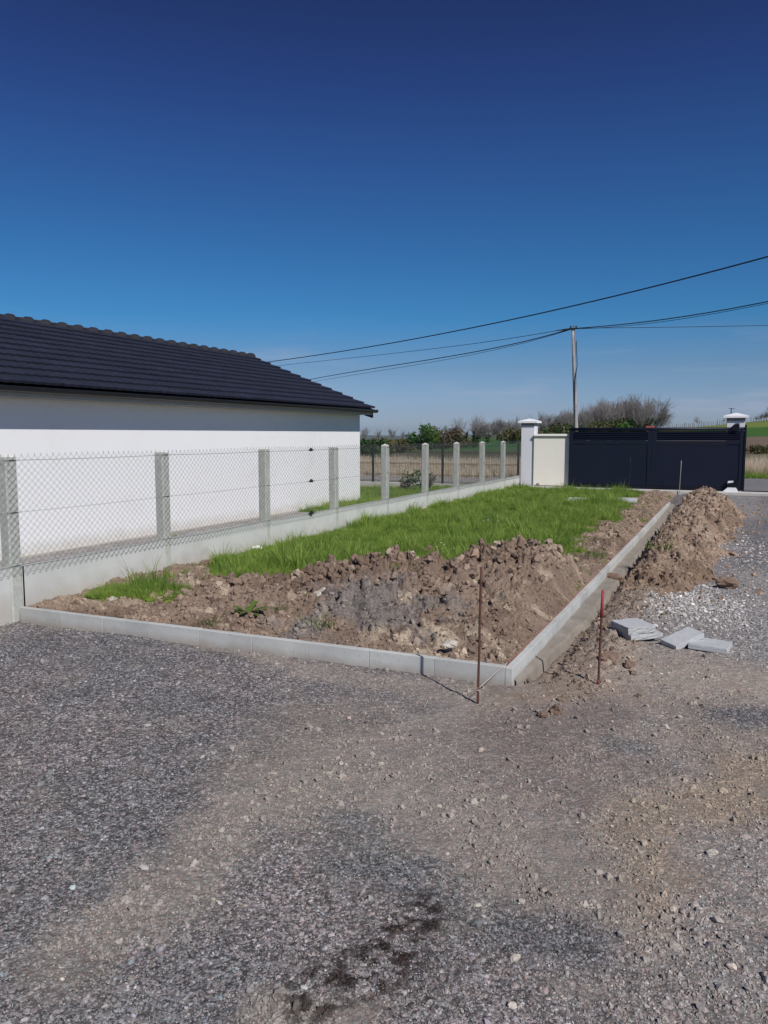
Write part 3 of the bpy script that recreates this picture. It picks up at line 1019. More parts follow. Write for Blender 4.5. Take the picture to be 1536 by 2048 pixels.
tv, tf = tile_mesh()
tme = np_mesh('roof_tile', tv, tf, False); tme.materials.append(M['tile'])
up = Vector((-(T0 - T1), 0, Z1 - Z0)).normalized()      # up the slope
nrm = Vector((up.z, 0, -up.x))
TR = Matrix((Vector((0, 1, 0)), up, nrm)).transposed().to_euler()
rest = MB()
ncol = int((EL - SL0) / TW) + 1
for r_ in range(ROWS):
    for c_ in range(ncol):
        s = EL - TW / 2 - c_ * TW
        base = Vector((T0, s, Z0)) + up * (r_ * EXPO) + nrm * random.uniform(-.002, .002)
        vis = s > -0.4 + .23 * r_
        if vis and c_ >= 8 or (vis and c_ == 0):
            o = bpy.data.objects.new('roof_tile', tme); C.objects.link(o); o.parent = h_root; o.location = base
            o.rotation_euler = (TR.x + random.uniform(-.004, .004), TR.y, TR.z)
        else:
            mat = TR.to_matrix()
            rest.add([base + mat @ Vector(v) for v in tv], tf)
upb = Vector((T0 - T1, 0, Z1 - Z0)).normalized(); nb_ = Vector((-upb.z, 0, upb.x))
RB = Matrix((Vector((0, -1, 0)), upb, nb_)).transposed()
for r_ in range(ROWS):
    for c_ in range(ncol):
        s = EL - TW / 2 - c_ * TW
        base = Vector((2 * T1 - T0, s, Z0)) + upb * (r_ * EXPO)
        rest.add([base + RB @ Vector(v) for v in tv], tf)
tag(rest.obj('roof_tiles', M['tile'], h_root), kind='stuff')


def ridge_mesh():
    vs = []; n = 9
    prof = [(0.0, .085), (.33, .098), (.335, .125), (.40, .128), (.405, .10)]
    for y, r in prof:
        for k in range(n):
            a = math.pi * (k / (n - 1)) * 1.0
            vs.append((math.cos(a) * r * 1.18, y, math.sin(a) * r * .92 - .02 + (-.03 if k in (0, n - 1) else 0)))
    f = [(j * n + i, j * n + i + 1, (j + 1) * n + i + 1, (j + 1) * n + i) for j in range(4) for i in range(n - 1)]
    f += [tuple(range(n)), tuple(range(5 * n - 1, 4 * n - 1, -1))]
    return np_mesh('ridge_tile', vs, f, True)


rme = ridge_mesh(); rme.materials.append(M['ridge'])
nr = int((EL - SL0) / .40)
for i in range(nr):
    y = EL - .402 - i * .40
    o = bpy.data.objects.new('ridge_tile', rme); C.objects.link(o); o.parent = h_root
    o.location = (T1, y, Z1 + .0 + random.uniform(-.003, .003)); o.rotation_euler = (R(.4), 0, 0)

# ------------------------------------------------------------------ chain-link fence on concrete posts and plates
PITCHF = 1.957
POSTS = [-2.05, -.10, 1.93, 3.98, 5.98, 7.94, 9.89, 11.81, 13.72, 15.56, 17.25]
fr = empty('chain_link_fence', FENCE.p(0, 0), FENCE.rot, label='galvanised wire mesh fence on pale concrete posts and plates beside the white house', cat='fence')


def post_mesh():
    mb = MB(); h = .06; c = .012
    ring = [(-h + c, -h), (h - c, -h), (h, -h + c), (h, h - c), (h - c, h), (-h + c, h), (-h, h - c), (-h, -h + c)]
    vs = []
    for z, k in ((-.25, 1), (.6, 1), (1.47, 1), (1.478, .93)):
        vs += [(x * k, y * k, z) for x, y in ring]
    fs = [(j * 8 + i, j * 8 + (i + 1) % 8, (j + 1) * 8 + (i + 1) % 8, (j + 1) * 8 + i) for j in range(3) for i in range(8)]
    fs.append(tuple(range(24, 32)))
    return mb.add(vs, fs).mesh('post')


pme = post_mesh(); pme.materials.append(M['post'])
cap_ = MB()
cap_.add([(-.058, -.058, 1.479), (.058, -.058, 1.479), (.058, .058, 1.479), (-.058, .058, 1.479), (0, 0, 1.512)], [(0, 1, 4), (1, 2, 4), (2, 3, 4), (3, 0, 4), (3, 2, 1, 0)])
cme = cap_.mesh('post_cap'); cme.materials.append(M['postcap'])
pan = MB().box((0, 0, 0), (.04, PITCHF - .125, .72), 0, .004)
pan_me = pan.mesh('concrete_plate'); pan_me.materials.append(M['concrete'])
for i in range(-1, 9):
    s = POSTS[i + 1]; s_next = POSTS[i + 2] - (.07 if i == 8 else 0)
    if i >= 0:
        o = link('post', pme, None, fr, (0, s, 0), (random.uniform(-.004, .004), random.uniform(-.004, .004), 0))
        link('post_cap', cme, None, o)
    L = (s_next - s - .125) / (PITCHF - .125)
    y = (s + s_next) / 2
    p = link('concrete_plate', pan_me, None, fr, (.033 + random.uniform(-.002, .002), y, .5 - .36 + random.uniform(-.003, .003)))
    p.scale.y = L
MB().box((.058, -.031, .2), (.008, .010, .58)).obj('gap_shade_strip', M['gatedark'], fr)  # dark strip standing in for the shaded gap between post and plate

# wire mesh: each bay its own part
A_ = .035
LEV = 32
ZT = 1.49; ZB = .425


def mesh_bay(s0, s1, name):
    nw = int(round((s1 - s0) / A_))
    k0 = int(round(s0 / A_))
    V = []; F = []
    zz = np.linspace(ZT, ZB, LEV + 1)
    nlev = LEV + 1
    for w in range(nw):
        i = k0 + w
        xs = []
        for j in range(nlev):
            xs.append(((i + (j + i) % 2)) * A_ + random.uniform(-.0025, .0025))
        xs = np.array(xs)
        side = np.array([.0012 if (j + i) % 2 else -.0012 for j in range(nlev)])
        bulge = .006 * np.sin(xs * 1.7 + zz * 4) + .004
        pts = np.stack([.066 + side + bulge, xs, zz + .006 * np.sin(xs * 2.1)], 1)
        # barbed upper end and hooked lower end
        e0 = pts[0] + np.array([0, .0, .018]); pts = np.concatenate([[e0], pts, [pts[-1] + np.array([.004, (.008 if (i % 2) else -.008), .012])]])
        r = .0017
        n = len(pts); b = len(V) * 3
        for p in pts:
            V.append([p + [r, 0, 0], p + [-r * .5, r * .87, 0], p + [-r * .5, -r * .87, 0]])
        q = np.arange(n - 1) * 3 + b
        for k in range(3):
            F.append(np.stack([q + k, q + (k + 1) % 3, q + 3 + (k + 1) % 3, q + 3 + k], 1))
    V = np.array(V).reshape(-1, 3)
    me = np_mesh(name, V, np.concatenate(F), True)
    return link(name, me, M['galv'], fr)


END = 17.2
for i in range(-1, 9):
    s0 = POSTS[i + 1]; s1 = min(POSTS[i + 2], END)
    mesh_bay(s0, s1, 'wire_mesh')
for z, r in ((1.452, .0022), (.985, .0016), (.505, .0022)):
    w = MB()
    w.tube([(.066 + .004 * math.sin(s * 3), s, z - .006 * math.sin(math.pi * ((s / PITCHF) % 1))) for s in np.linspace(-PITCHF, END, 90)], r, 4)
    w.obj('tension_wire', M['galv'], fr)
for z in (1.450, .984, .505):
    t = MB()
    t.tube([(.075, 5.08, z), (.078, 5.10, z), (.078, 5.15, z), (.075, 5.17, z)], [.010, .020, .020, .010], 8)
    t.tube([(.075, 5.03, z), (.078, 5.09, z)], .004, 5); t.tube([(.075, 5.17, z), (.075, 5.24, z)], .004, 5)
    t.box((.078, 5.125, z + .02), (.018, .03, .02))
    t.obj('wire_tensioner', M['darkmetal'], fr)
for s in POSTS[1:-1]:      # wire ties on each post
    for z in (1.452, .985):
        MB().tube([(.061, s - .05, z), (.069, s, z + .004), (.061, s + .05, z)], .0022, 4).obj('wire_tie', M['galv'], fr)

# ------------------------------------------------------------------ rigid mesh fence along the street
sf = empty('rigid_mesh_fence', GATE.p(0, 0), GATE.rot, label='dark green rigid mesh street fence on a low concrete base behind the wire fence', cat='fence')
MB().box((-7.0, .02, .06), (13.9, .14, .24), 0, .01).obj('base_wall', M['concrete'], sf)
for k in range(-6, 1):
    t = -.03 + k * 2.36
    if k < -5: continue
    MB().box((t, .02, .78), (.06, .06, 1.46), 0, .004).obj('post', M['darkmetal'], sf)
for k in range(-6, 0):
    if k < -5: continue
    t0 = -.03 + k * 2.36; w = MB()
    for x in np.arange(t0 + .04, t0 + 2.34, .052):
        w.box((x, .02, .80), (.0055, .0055, 1.22))
    for z in (.24, .45, .8, 1.15, 1.36):
        w.box((t0 + 1.18, .012, z), (2.3, .007, .009)); w.box((t0 + 1.18, .030, z - .03), (2.3, .007, .009))
    w.obj('mesh_panel', M['greenmesh'], sf)

# ------------------------------------------------------------------ gate pillars, garden wall, gate
def pillar(t0, t1, label, dz=0.0):
    c = (t0 + t1) / 2; w = t1 - t0
    r = empty('gate_pillar', GATE.p(.2, c, .05), GATE.rot, label=label, cat='pillar', group=None)
    MB().box((0, 0, .93 + dz / 2), (w, .40, 1.92 + dz), 0, .006).obj('shaft', M['pillar'], r)
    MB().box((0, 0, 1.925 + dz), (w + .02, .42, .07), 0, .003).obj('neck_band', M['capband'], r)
    cp_ = MB(); q = w / 2 + .085; d = .285; z = 1.962 + dz
    cp_.add([(-q, -d, z), (q, -d, z), (q, d, z), (-q, d, z), (-q, -d, z + .055), (q, -d, z + .055), (q, d, z + .055), (-q, d, z + .055), (0, 0, z + .135)],
            [(3, 2, 1, 0), (0, 1, 5, 4), (1, 2, 6, 5), (2, 3, 7, 6), (3, 0, 4, 7), (4, 5, 8), (5, 6, 8), (6, 7, 8), (7, 4, 8)])
    cp_.obj('pillar_cap', M['cap'], r)
    return r


pillar(.05, .44, 'white square pillar with pale pyramid cap joining the cream wall at the end of the wire fence')
p2 = pillar(5.52, 5.95, 'white capped pillar rising behind the right end of the dark gate', .10)
br = MB()
br.add([(-.08, -.27, 1.74), (.09, -.27, 1.74), (.09, -.27, 1.92), (-.01, -.27, 1.92), (-.11, -.27, 1.82),
        (-.08, -.205, 1.74), (.09, -.205, 1.74), (.09, -.205, 1.92), (-.01, -.205, 1.92), (-.11, -.205, 1.82)],
       [(0, 1, 2, 3, 4), (9, 8, 7, 6, 5), (0, 5, 6, 1), (1, 6, 7, 2), (2, 7, 8, 3), (3, 8, 9, 4), (4, 9, 5, 0)])
br.box((.0, -.34, 1.835), (.16, .14, .02)); br.box((.0, -.405, 1.79), (.16, .02, .09))
bo = br.obj('guide_bracket', M['gatedark'], p2)
for x in (.0, .06):
    MB().tube([(x, -.272, 1.89), (x, -.285, 1.89)], .012, 8).obj('bolt', M['galv'], bo)

gw = empty('garden_wall', GATE.p(.2, 1.2, .05), GATE.rot, label='cream rendered wall with pale coping between the left pillar and the gate', cat='wall')
MB().box((0, -.13, .78), (1.52, .24, 1.60), 0, .004).obj('wall', M['cream'], gw)
MB().box((0, -.13, 1.555), (1.522, .27, .045), 0, .003).obj('painted_shade_band', M['band'], gw)  # shade under the coping, put in as a darker coloured band
MB().box((0, -.13, 1.612), (1.525, .33, .065), 0, .008).obj('coping', M['coping'], gw)
cfoot = MB().box(GATE.p(-.02, .95, .20), (.95, .10, .05), GATE.rot, .006)
cfoot.box(GATE.p(-.03, .58, .235), (.09, .09, .10), GATE.rot, .02)
tag(cfoot.obj('rail_end', M['stonegrey']), 'short grey rail end lying at the foot of the cream wall', 'rail')

GZ = .22
g = empty('sliding_gate', GATE.p(-.12, 1.47, GZ), GATE.rot, label='long dark navy aluminium sliding gate with louvred top between the two pillars', cat='gate')
GL, GH = 4.50, 1.64
tr_ = MB(); tr_.tube([(0.0, 0, GH - .035), (GL, 0, GH - .035)], .042, 12); tr_.obj('top_rail', M['gate'], g, True)
MB().box((GL / 2, 0, .045), (GL, .07, .09), 0, .005).obj('bottom_rail', M['gatedark'], g)
for x, w in ((.05, .10), (2.163, .106), (2.272, .108), (4.43, .10)):
    MB().box((x, -.002, (GH - .08 + .09) / 2), (w, .066, GH - .17), 0, .006).obj('stile', M['gate'], g)
MB().box((4.504, -.01, GH / 2 + .03), (.05, .09, GH + .08), 0, .006).obj('end_post', M['gatedark'], g)
for x0, x1 in ((.10, 2.11), (2.326, 4.38)):
    c = (x0 + x1) / 2; w = x1 - x0 - .002
    MB().box((c, 0, 1.245), (w, .062, .09), 0, .005).obj('middle_rail', M['gate'], g)
    MB().box((c, 0, .645), (w, .030, 1.106), 0, .003).obj('panel', M['gate'], g)
    for z in (1.325, 1.375, 1.425, 1.475, 1.525):
        MB().box((c, 0, z), (w - .004, .074, .008), rot=Matrix.Rotation(R(38), 3, 'X')).obj('louvre', M['gate'], g)
MB().box((GL / 2, 0, 1.566), (GL - .1, .05, .016)).obj('louvre_rail', M['gatedark'], g)
MB().box((4.26, -.09, .15), (.28, .10, .24), 0, .008).obj('stop_housing', M['gatedark'], g)
sp_ = MB(); sp_.add([(4.02, -.16, -.02), (4.40, -.16, -.02), (4.34, -.16, .09), (4.14, -.16, .09), (4.02, -.10, -.02), (4.40, -.10, -.02), (4.34, -.10, .09), (4.14, -.10, .09)],
                    [(0, 1, 2, 3), (7, 6, 5, 4), (0, 4, 5, 1), (1, 5, 6, 2), (2, 6, 7, 3), (3, 7, 4, 0)])
sp_.obj('base_plate', M['cap'], g)
sv = MB(); sv.add([(4.13, -.146, .20), (4.27, -.146, .225), (4.27, -.146, .268), (4.15, -.146, .262)], [(0, 1, 2, 3)]); sv.box((4.2, -.142, .24), (.12, .005, .035)); sv.obj('cover_strip', M['cap'], g)

# ------------------------------------------------------------------ marking rods and strings
def rod(x, y, z0, top, lean, mat, label, r=.0075, bands=None):
    rt = empty('steel_rod', (x, y, z0), 0, label=label, cat='rod')
    a = Vector((0, 0, -.15)); b = Vector((lean[0], lean[1], top))
    m = MB(); m.tube([a.lerp(b, k / 8) + Vector((random.uniform(-.0012, .0012), 0, 0)) for k in range(9)], r, 7); m.obj('shaft', mat, rt, True)
    return rt


q = G(955, 1410); zz = z_at(q.x, q.y)
r1 = rod(q.x, q.y, zz, .862, (.012, 0), M['rust'], 'tall rusty reinforcing rod standing in the gravel in front of the kerb corner', .0078)
MB().tube([(-.004, -.01, .085), (.010, -.006, .09), (.004, .010, .095), (-.010, .004, .10), (-.002, -.010, .103)], .003, 4).obj('knot', M['whitestring'], r1)
q2 = G(1195, 1372); z2 = z_at(q2.x, q2.y)
r2 = rod(q2.x, q2.y, z2, .64, (.018, 0), M['rust'], 'rusty rod with red painted top standing right of the kerb corner', .0085)
m = MB(); m.tube([(.0125, 0, .455), (.0181, 0, .642)], .0098, 7); m.tube([(.0005, 0, .01), (.001, 0, .03)], .0098, 7); m.obj('painted_tip', M['redpaint'], r2, True)
q3 = GATE.p(-.52, 3.18); rod(q3.x, q3.y, .12, .95, (.02, 0), M['darkmetal'], 'thin dark rod in the grass edge in front of the left gate leaf', .009)
q4 = GATE.p(-.50, 4.45); rod(q4.x, q4.y, .12, .88, (.03, 0), M['polewood'], 'thin rod before the gate beside the tall end of the earth heap', .008)
s_ = MB()
kc = KERB.p(.06, -.055, .145)
s_.tube([Vector((q.x, q.y, zz + .095)), kc], .0022, 5)
tag(s_.obj('tie_string', M['whitestring']), 'pale string from the tall rusty rod down to the kerb corner', 'string')
s_ = MB()
s_.tube([kc + Vector((0, 0, .002))] + [KERB.p(s, -.053, .137 + .006 * math.sin(s)) for s in np.linspace(.3, 13.8, 40)], .0022, 5)
tag(s_.obj('guide_string', M['string']), 'red guide string stretched along the inner edge of the right kerb', 'string')


# ------------------------------------------------------------------ broken slabs
def rough_slab(name, L, W, H, seed, label, loc, rot, rough_sides=True):
    rr = np.random.default_rng(seed)
    n = 9
    root = empty(name, loc, 0, label=label, cat='slab')
    root.rotation_euler = rot
    mb = MB()
    ring = []
    P = [(-L / 2, -W / 2), (L / 2, -W / 2), (L / 2, W / 2), (-L / 2, W / 2)]
    for k in range(4):
        a = P[k]; b = P[(k + 1) % 4]
        for i in range(n):
            u = i / n; ring.append((a[0] + (b[0] - a[0]) * u, a[1] + (b[1] - a[1]) * u, k))
    N = len(ring); vs = []
    lv = [(0, .97), (.15, 1), (.4, 1), (.62, 1), (.9, 1), (1, .985)]
    for z, k in lv:
        for (x, y, side) in ring:
            j = (.004 if (rough_sides and side in (0, 1) and 0 < z < 1) else .001)
            vs.append((x * k + rr.uniform(-j, j), y * k + rr.uniform(-j, j), (z - 0) * H + rr.uniform(-.001, .001)))
    fs = []
    for l in range(len(lv) - 1):
        for i in range(N): fs.append((l * N + i, l * N + (i + 1) % N, (l + 1) * N + (i + 1) % N, (l + 1) * N + i))
    mb.add(vs, fs + [tuple(range(N - 1, -1, -1))])
    mb.obj('broken_side', M['slabrough'] if rough_sides else M['slab'], root)
    top = MB(); b = (len(lv) - 1) * N
    top.add([Vector(v) + Vector((0, 0, .0006)) for v in vs[b:b + N]], [tuple(range(N))]); top.obj('top_face', M['slab'], root)
    return root


def onz(px, py, dz=0):
    z = 0.0
    for _ in range(10):
        q = G(px, py, z); z = .5 * z + .5 * z_at(q.x, q.y)
    return Vector((q.x, q.y, z + dz))


ra = math.radians
def corner_at(px, py, L, W, deg, dz=0.0):
    q = onz(px, py, dz); m_ = Matrix.Rotation(ra(deg), 3, 'Z'); return q + m_ @ Vector((L / 2, W / 2, 0))


rough_slab('concrete_slab', .31, .27, .046, 1, 'lower pale concrete slab of the stacked pair right of the red-topped rod', corner_at(1262, 1281, .31, .27, 20, -.008), (0, 0, ra(20)))
rough_slab('concrete_slab', .25, .26, .056, 2, 'upper broken-edged slab lying askew on the stacked pair near the red-topped rod', corner_at(1262, 1281, .25, .26, 18, .044) + Vector((-.012, .012, 0)), (ra(1.0), ra(-1.2), ra(16)))
rough_slab('concrete_slab', .28, .25, .045, 3, 'flat pale slab at the right end of the loose group beside the gravel', corner_at(1376, 1299, .28, .25, -33) + Vector((0, 0, .003)), (0, ra(1), ra(-33)), False)
rough_slab('concrete_slab', .30, .16, .046, 4, 'slab propped up on one edge against its flat neighbour', onz(1366, 1292) + Vector((.0, .01, .034)), (ra(6), ra(-15), ra(24)), False)
# lawn slabs
for px, py, lab in ((1245, 1006, 'pale stone slab lying in the grass at the right edge of the lawn'), (1155, 1006, 'small grey slab half hidden in the lawn grass')):
    q = G(px, py, .17)
    rough_slab('stepping_slab', .62 if px > 1200 else .42, .5, .06, px, lab, (q.x, q.y, .20), (ra(3), 0, ra(-18)), False)


# ------------------------------------------------------------------ rocks and clods
def rock(name, r, seed, squash=(1, .8, .6), sub=2, rough=.35):
    import bmesh
    bm = bmesh.new(); bmesh.ops.create_icosphere(bm, subdivisions=sub, radius=1)
    rr = random.Random(seed)
    off = Vector((rr.uniform(0, 50), rr.uniform(0, 50), rr.uniform(0, 50)))
    from mathutils import noise as N
    cuts = [(Vector((rr.gauss(0, 1), rr.gauss(0, 1), rr.gauss(0, 1))).normalized(), rr.uniform(.5, .85)) for _ in range(7)]
    for v in bm.verts:
        p = v.co.copy()
        for nn, dd in cuts:
            k = p.dot(nn)
            if k > dd: p -= nn * (k - dd) * .9
        p *= 1 + rough * N.noise(p * 1.7 + off) + rough * .5 * N.noise(p * 4.1 + off)
        v.co = Vector((p.x * squash[0], p.y * squash[1], p.z * squash[2])) * r
    me = bpy.data.meshes.new(name); bm.to_mesh(me); bm.free()
    return me


def place_rock(name, px, py, r, mat, label, cat, seed, sq=(1, .8, .6), rough=.4, zf=None, sub=3):
    q = onz(px, py); z = q.z
    o = link(name, rock(name, r, seed, sq, sub, rough), mat, None, (q.x, q.y, z + r * sq[2] * .45), (0, 0, random.uniform(0, 6)))
    tag(o, label, cat)
    return o


CL = [('earth_clod', 1217, 1318, .072, 'stonebrown', 'dark crumbly earth clod just right of the red-topped rod', 'clod'),
      ('earth_clod', 1258, 1335, .050, 'stonebrown', 'smaller dark clod on the tan earth below the stacked slabs', 'clod'),
      ('earth_clod', 1450, 1174, .13, 'stonebrown', 'big lone brown clod on the gravel at the near end of the earth heap', 'clod'),
      ('earth_clod', 1455, 1052, .22, 'stonebrown', 'largest dark clod fallen on the right flank of the earth heap', 'clod'),
      ('earth_clod', 1455, 1078, .13, 'stonebrown', 'medium brown clod at the right foot of the earth heap', 'clod'),
      ('earth_clod', 1230, 1168, .14, 'stonebrown', 'dark clod beside the mortar at the near tip of the earth heap', 'clod'),
      ('earth_clod', 1110, 1425, .055, 'stonebrown', 'dark clod in the gravel midway between the two near rods', 'clod'),
      ('earth_clod', 1085, 1432, .036, 'stonebrown', 'small clod left of the dark clod between the two near rods', 'clod'),
      ('field_stone', 1331, 1456, .027, 'stonepale', 'tan rounded stone on the dusty earth below the propped slab', 'stone'),
      ('field_stone', 1420, 1462, .016, 'stonegrey', 'small dark stone right of the tan rounded stone', 'stone'),
      ('field_stone', 954, 1812, .015, 'stonepale', 'bright white pebble at the upper end of the dark stain', 'pebble'),
      ('field_stone', 1031, 1919, .022, 'stonepale', 'largest whitish pebble near the bottom edge right of the stain', 'pebble'),
      ('field_stone', 1100, 1856, .013, 'stonepale', 'flat white pebble in the dark gravel band at bottom right', 'pebble'),
      ('field_stone', 1025, 2012, .017, 'stonepale', 'white pebble close to the bottom edge of the picture', 'pebble'),
      ('field_stone', 683, 1528, .018, 'stonepale', 'pale flat stone on the dusty track', 'stone'),
      ('field_stone', 1425, 1708, .024, 'stonepale', 'yellowish round stone in the ochre patch at the right', 'stone')]
for i, (nm, px, py, r, mt, lab, cat) in enumerate(CL):
    place_rock(nm, px, py, r, M[mt], lab, cat, 50 + i, (1, .8, .55 if nm == 'field_stone' else .62), .45 if nm == 'earth_clod' else .22)
for px, py, r, mt, lab in ((857, 1110, .17, 'stonebrown', 'broad pale-topped clod on the crest of the near heap'), (930, 1128, .17, 'stonebrown', 'dark overhanging clod on the crest left of the highest lump'),
                           (1030, 1100, .20, 'stonebrown', 'highest lump on the right part of the near heap'), (700, 1138, .10, 'stonegrey', 'grey lump at the left shoulder of the near heap'),
                           (645, 1190, .09, 'stonepale', 'pale angular stone on the left slope of the near heap'), (900, 1290, .05, 'stonepale', 'whitish marl lump low on the front of the near heap'),
                           (225, 1200, .05, 'stonepale', 'whitish stone against the fence plate beside the left grass patch')):
    q = G(px, py, .35 if py < 1160 else .22)
    for _ in range(12):
        z = zbed_at(q.x, q.y); q = G(px, py, z)
    place_rock('earth_clod' if mt != 'stonepale' else 'field_stone', px, py, r, M[mt], lab, 'clod' if mt != 'stonepale' else 'stone', int(px), (1, .85, .55), .45)
    o = bpy.context.scene.collection.objects[-1]; o.location = (q.x, q.y, z + r * .1)


# ------------------------------------------------------------------ scatter of uncountable things
def scatter(name, protos, pts, rot, scl, idx, mat=None, col=None, label=None, dry=None):
    coll = bpy.data.collections.new('source_' + name)
    for i, me in enumerate(protos):
        o = bpy.data.objects.new('%s_piece_%02d' % (name, i), me)
        if mat and not me.materials: me.materials.append(mat)
        coll.objects.link(o)
    me = bpy.data.meshes.new(name)
    n = len(pts)
    me.vertices.add(n); me.vertices.foreach_set('co', np.asarray(pts, np.float32).ravel())
    set_attr(me, 'rot', 'FLOAT_VECTOR', rot)
    set_attr(me, 'scl', 'FLOAT', np.asarray(scl, np.float32))
    a = me.attributes.new('idx', 'INT', 'POINT'); a.data.foreach_set('value', np.asarray(idx, np.int32))
    if col is not None: set_attr(me, 'icol', 'FLOAT_COLOR', col)
    if dry is not None: set_attr(me, 'dry', 'FLOAT', dry)
    o = bpy.data.objects.new(name, me); C.objects.link(o)
    ng = bpy.data.node_groups.new('scatter_' + name, 'GeometryNodeTree')
    ng.interface.new_socket('Geometry', in_out='INPUT', socket_type='NodeSocketGeometry')
    ng.interface.new_socket('Geometry', in_out='OUTPUT', socket_type='NodeSocketGeometry')
    gi = ng.nodes.new('NodeGroupInput'); go = ng.nodes.new('NodeGroupOutput')
    ci = ng.nodes.new('GeometryNodeCollectionInfo'); ci.inputs['Collection'].default_value = coll
    ci.inputs['Separate Children'].default_value = True; ci.inputs['Reset Children'].default_value = True
    ip = ng.nodes.new('GeometryNodeInstanceOnPoints'); ip.inputs['Pick Instance'].default_value = True

    def na(nm, dt):
        k = ng.nodes.new('GeometryNodeInputNamedAttribute'); k.data_type = dt; k.inputs['Name'].default_value = nm
        return next(s for s in k.outputs if s.enabled and s.name == 'Attribute')
    er = ng.nodes.new('FunctionNodeEulerToRotation')
    ng.links.new(na('rot', 'FLOAT_VECTOR'), er.inputs[0])
    ng.links.new(gi.outputs[0], ip.inputs['Points'])
    ng.links.new(ci.outputs[0], ip.inputs['Instance'])
    ng.links.new(na('idx', 'INT'), ip.inputs['Instance Index'])
    ng.links.new(er.outputs[0], ip.inputs['Rotation'])
    ng.links.new(na('scl', 'FLOAT'), ip.inputs['Scale'])
    ng.links.new(ip.outputs[0], go.inputs[0])
    md = o.modifiers.new('scatter', 'NODES'); md.node_group = ng
    tag(o, kind='stuff', label=label)
    return o


pebbles = [rock('pebble', 1.0, 900 + i, (1, .55 + .4 * random.random(), .38 + .3 * random.random()), 1, .3) for i in range(10)]
for p_ in pebbles: p_.materials.append(M['stone_i'])
clod_ms = [rock('crumb', 1.0, 950 + i, (1, .8, .7), 2, .55) for i in range(8)]
for p_ in clod_ms: p_.materials.append(M['stone_i'])

# gravel: fine near the viewer, coarser (and fewer) farther off
NG = 150000
yy = 1.75 / (1 - RNG.random(NG) * (1 - 1.75 / 10.5))
xx = (RNG.random(NG) * 2 - 1) * (.62 * yy + .5)
ks, kt = KERB.st(xx, yy); fs_, ft_ = FENCE.st(xx, yy)
ok = ~((ks > -.02) & (kt < .03) & (ft_ > -.15)) & (ft_ > .1)
hh = np.where((ks > 3.4) & (kt > .3) & (kt < 2.3), heap_h(ks, kt, xx, yy), -1)
ok &= ~((hh > .01)) & ~((ks > 0) & (kt > -.06) & (kt < .18))
cb, cs = yard_colour(xx, yy)
ok &= RNG.random(NG) < (.12 + .88 * cs)
xx, yy, cb, cs = xx[ok], yy[ok], cb[ok], cs[ok]
n = len(xx)
sz = .0031 * np.exp(RNG.normal(0, .42, n)) * (1 + .16 * (yy - 2)) * (.85 + .3 * cs)
big = RNG.random(n) < .012
sz = np.where(big, sz * RNG.uniform(1.8, 3.2, n), sz)
# coarse pale hardcore by the heap
lum = np.exp(RNG.normal(.06, .24, n))
pal = RNG.random(n) < .016
hue = 1 + RNG.normal(0, .035, (n, 3)) + RNG.normal(0, .05, (n, 1)) * np.array([[1, -.15, -.7]])
rc = cb * lum[:, None] * hue
rc = np.where(pal[:, None], np.array([[.42, .40, .38]]) * RNG.uniform(.75, 1.15, n)[:, None], rc)
zz_ = yard_z(xx, yy) + sz * RNG.uniform(-.25, .25, n)
rot = np.stack([RNG.normal(0, .35, n), RNG.normal(0, .35, n), RNG.uniform(0, 6.3, n)], 1)
scatter('gravel', pebbles, np.stack([xx, yy, zz_], 1), rot, sz, RNG.integers(0, 10, n), col=np.clip(rc, .01, .8))

# pale coarse hardcore right of the kerb
n = 5200
c0 = G(1345, 1195); xx = c0.x + RNG.normal(0, .42, n); yy = c0.y + RNG.normal(0, .75, n)
c1 = G(1450, 1090); xx2 = c1.x + RNG.normal(0, .5, 3500); yy2 = c1.y + RNG.normal(0, 2.2, 3500)
xx = np.concatenate([xx, xx2]); yy = np.concatenate([yy, yy2])
ks, kt = KERB.st(xx, yy)
hh = np.where((ks > 3.4) & (kt > .3) & (kt < 2.5), heap_h(ks, kt, xx, yy), -1)
ok = (kt > .55) & (hh < .01) & (ks > 1.5); xx, yy = xx[ok], yy[ok]; n = len(xx)
sz = .012 * np.exp(RNG.normal(0, .42, n))
rc = np.array([[.42, .40, .385]]) * np.exp(RNG.normal(0, .28, n))[:, None]
rot = np.stack([RNG.normal(0, .5, n), RNG.normal(0, .5, n), RNG.uniform(0, 6.3, n)], 1)
scatter('hardcore_gravel', pebbles, np.stack([xx, yy, yard_z(xx, yy) + sz * .1], 1), rot, sz, RNG.integers(0, 10, n), col=rc)

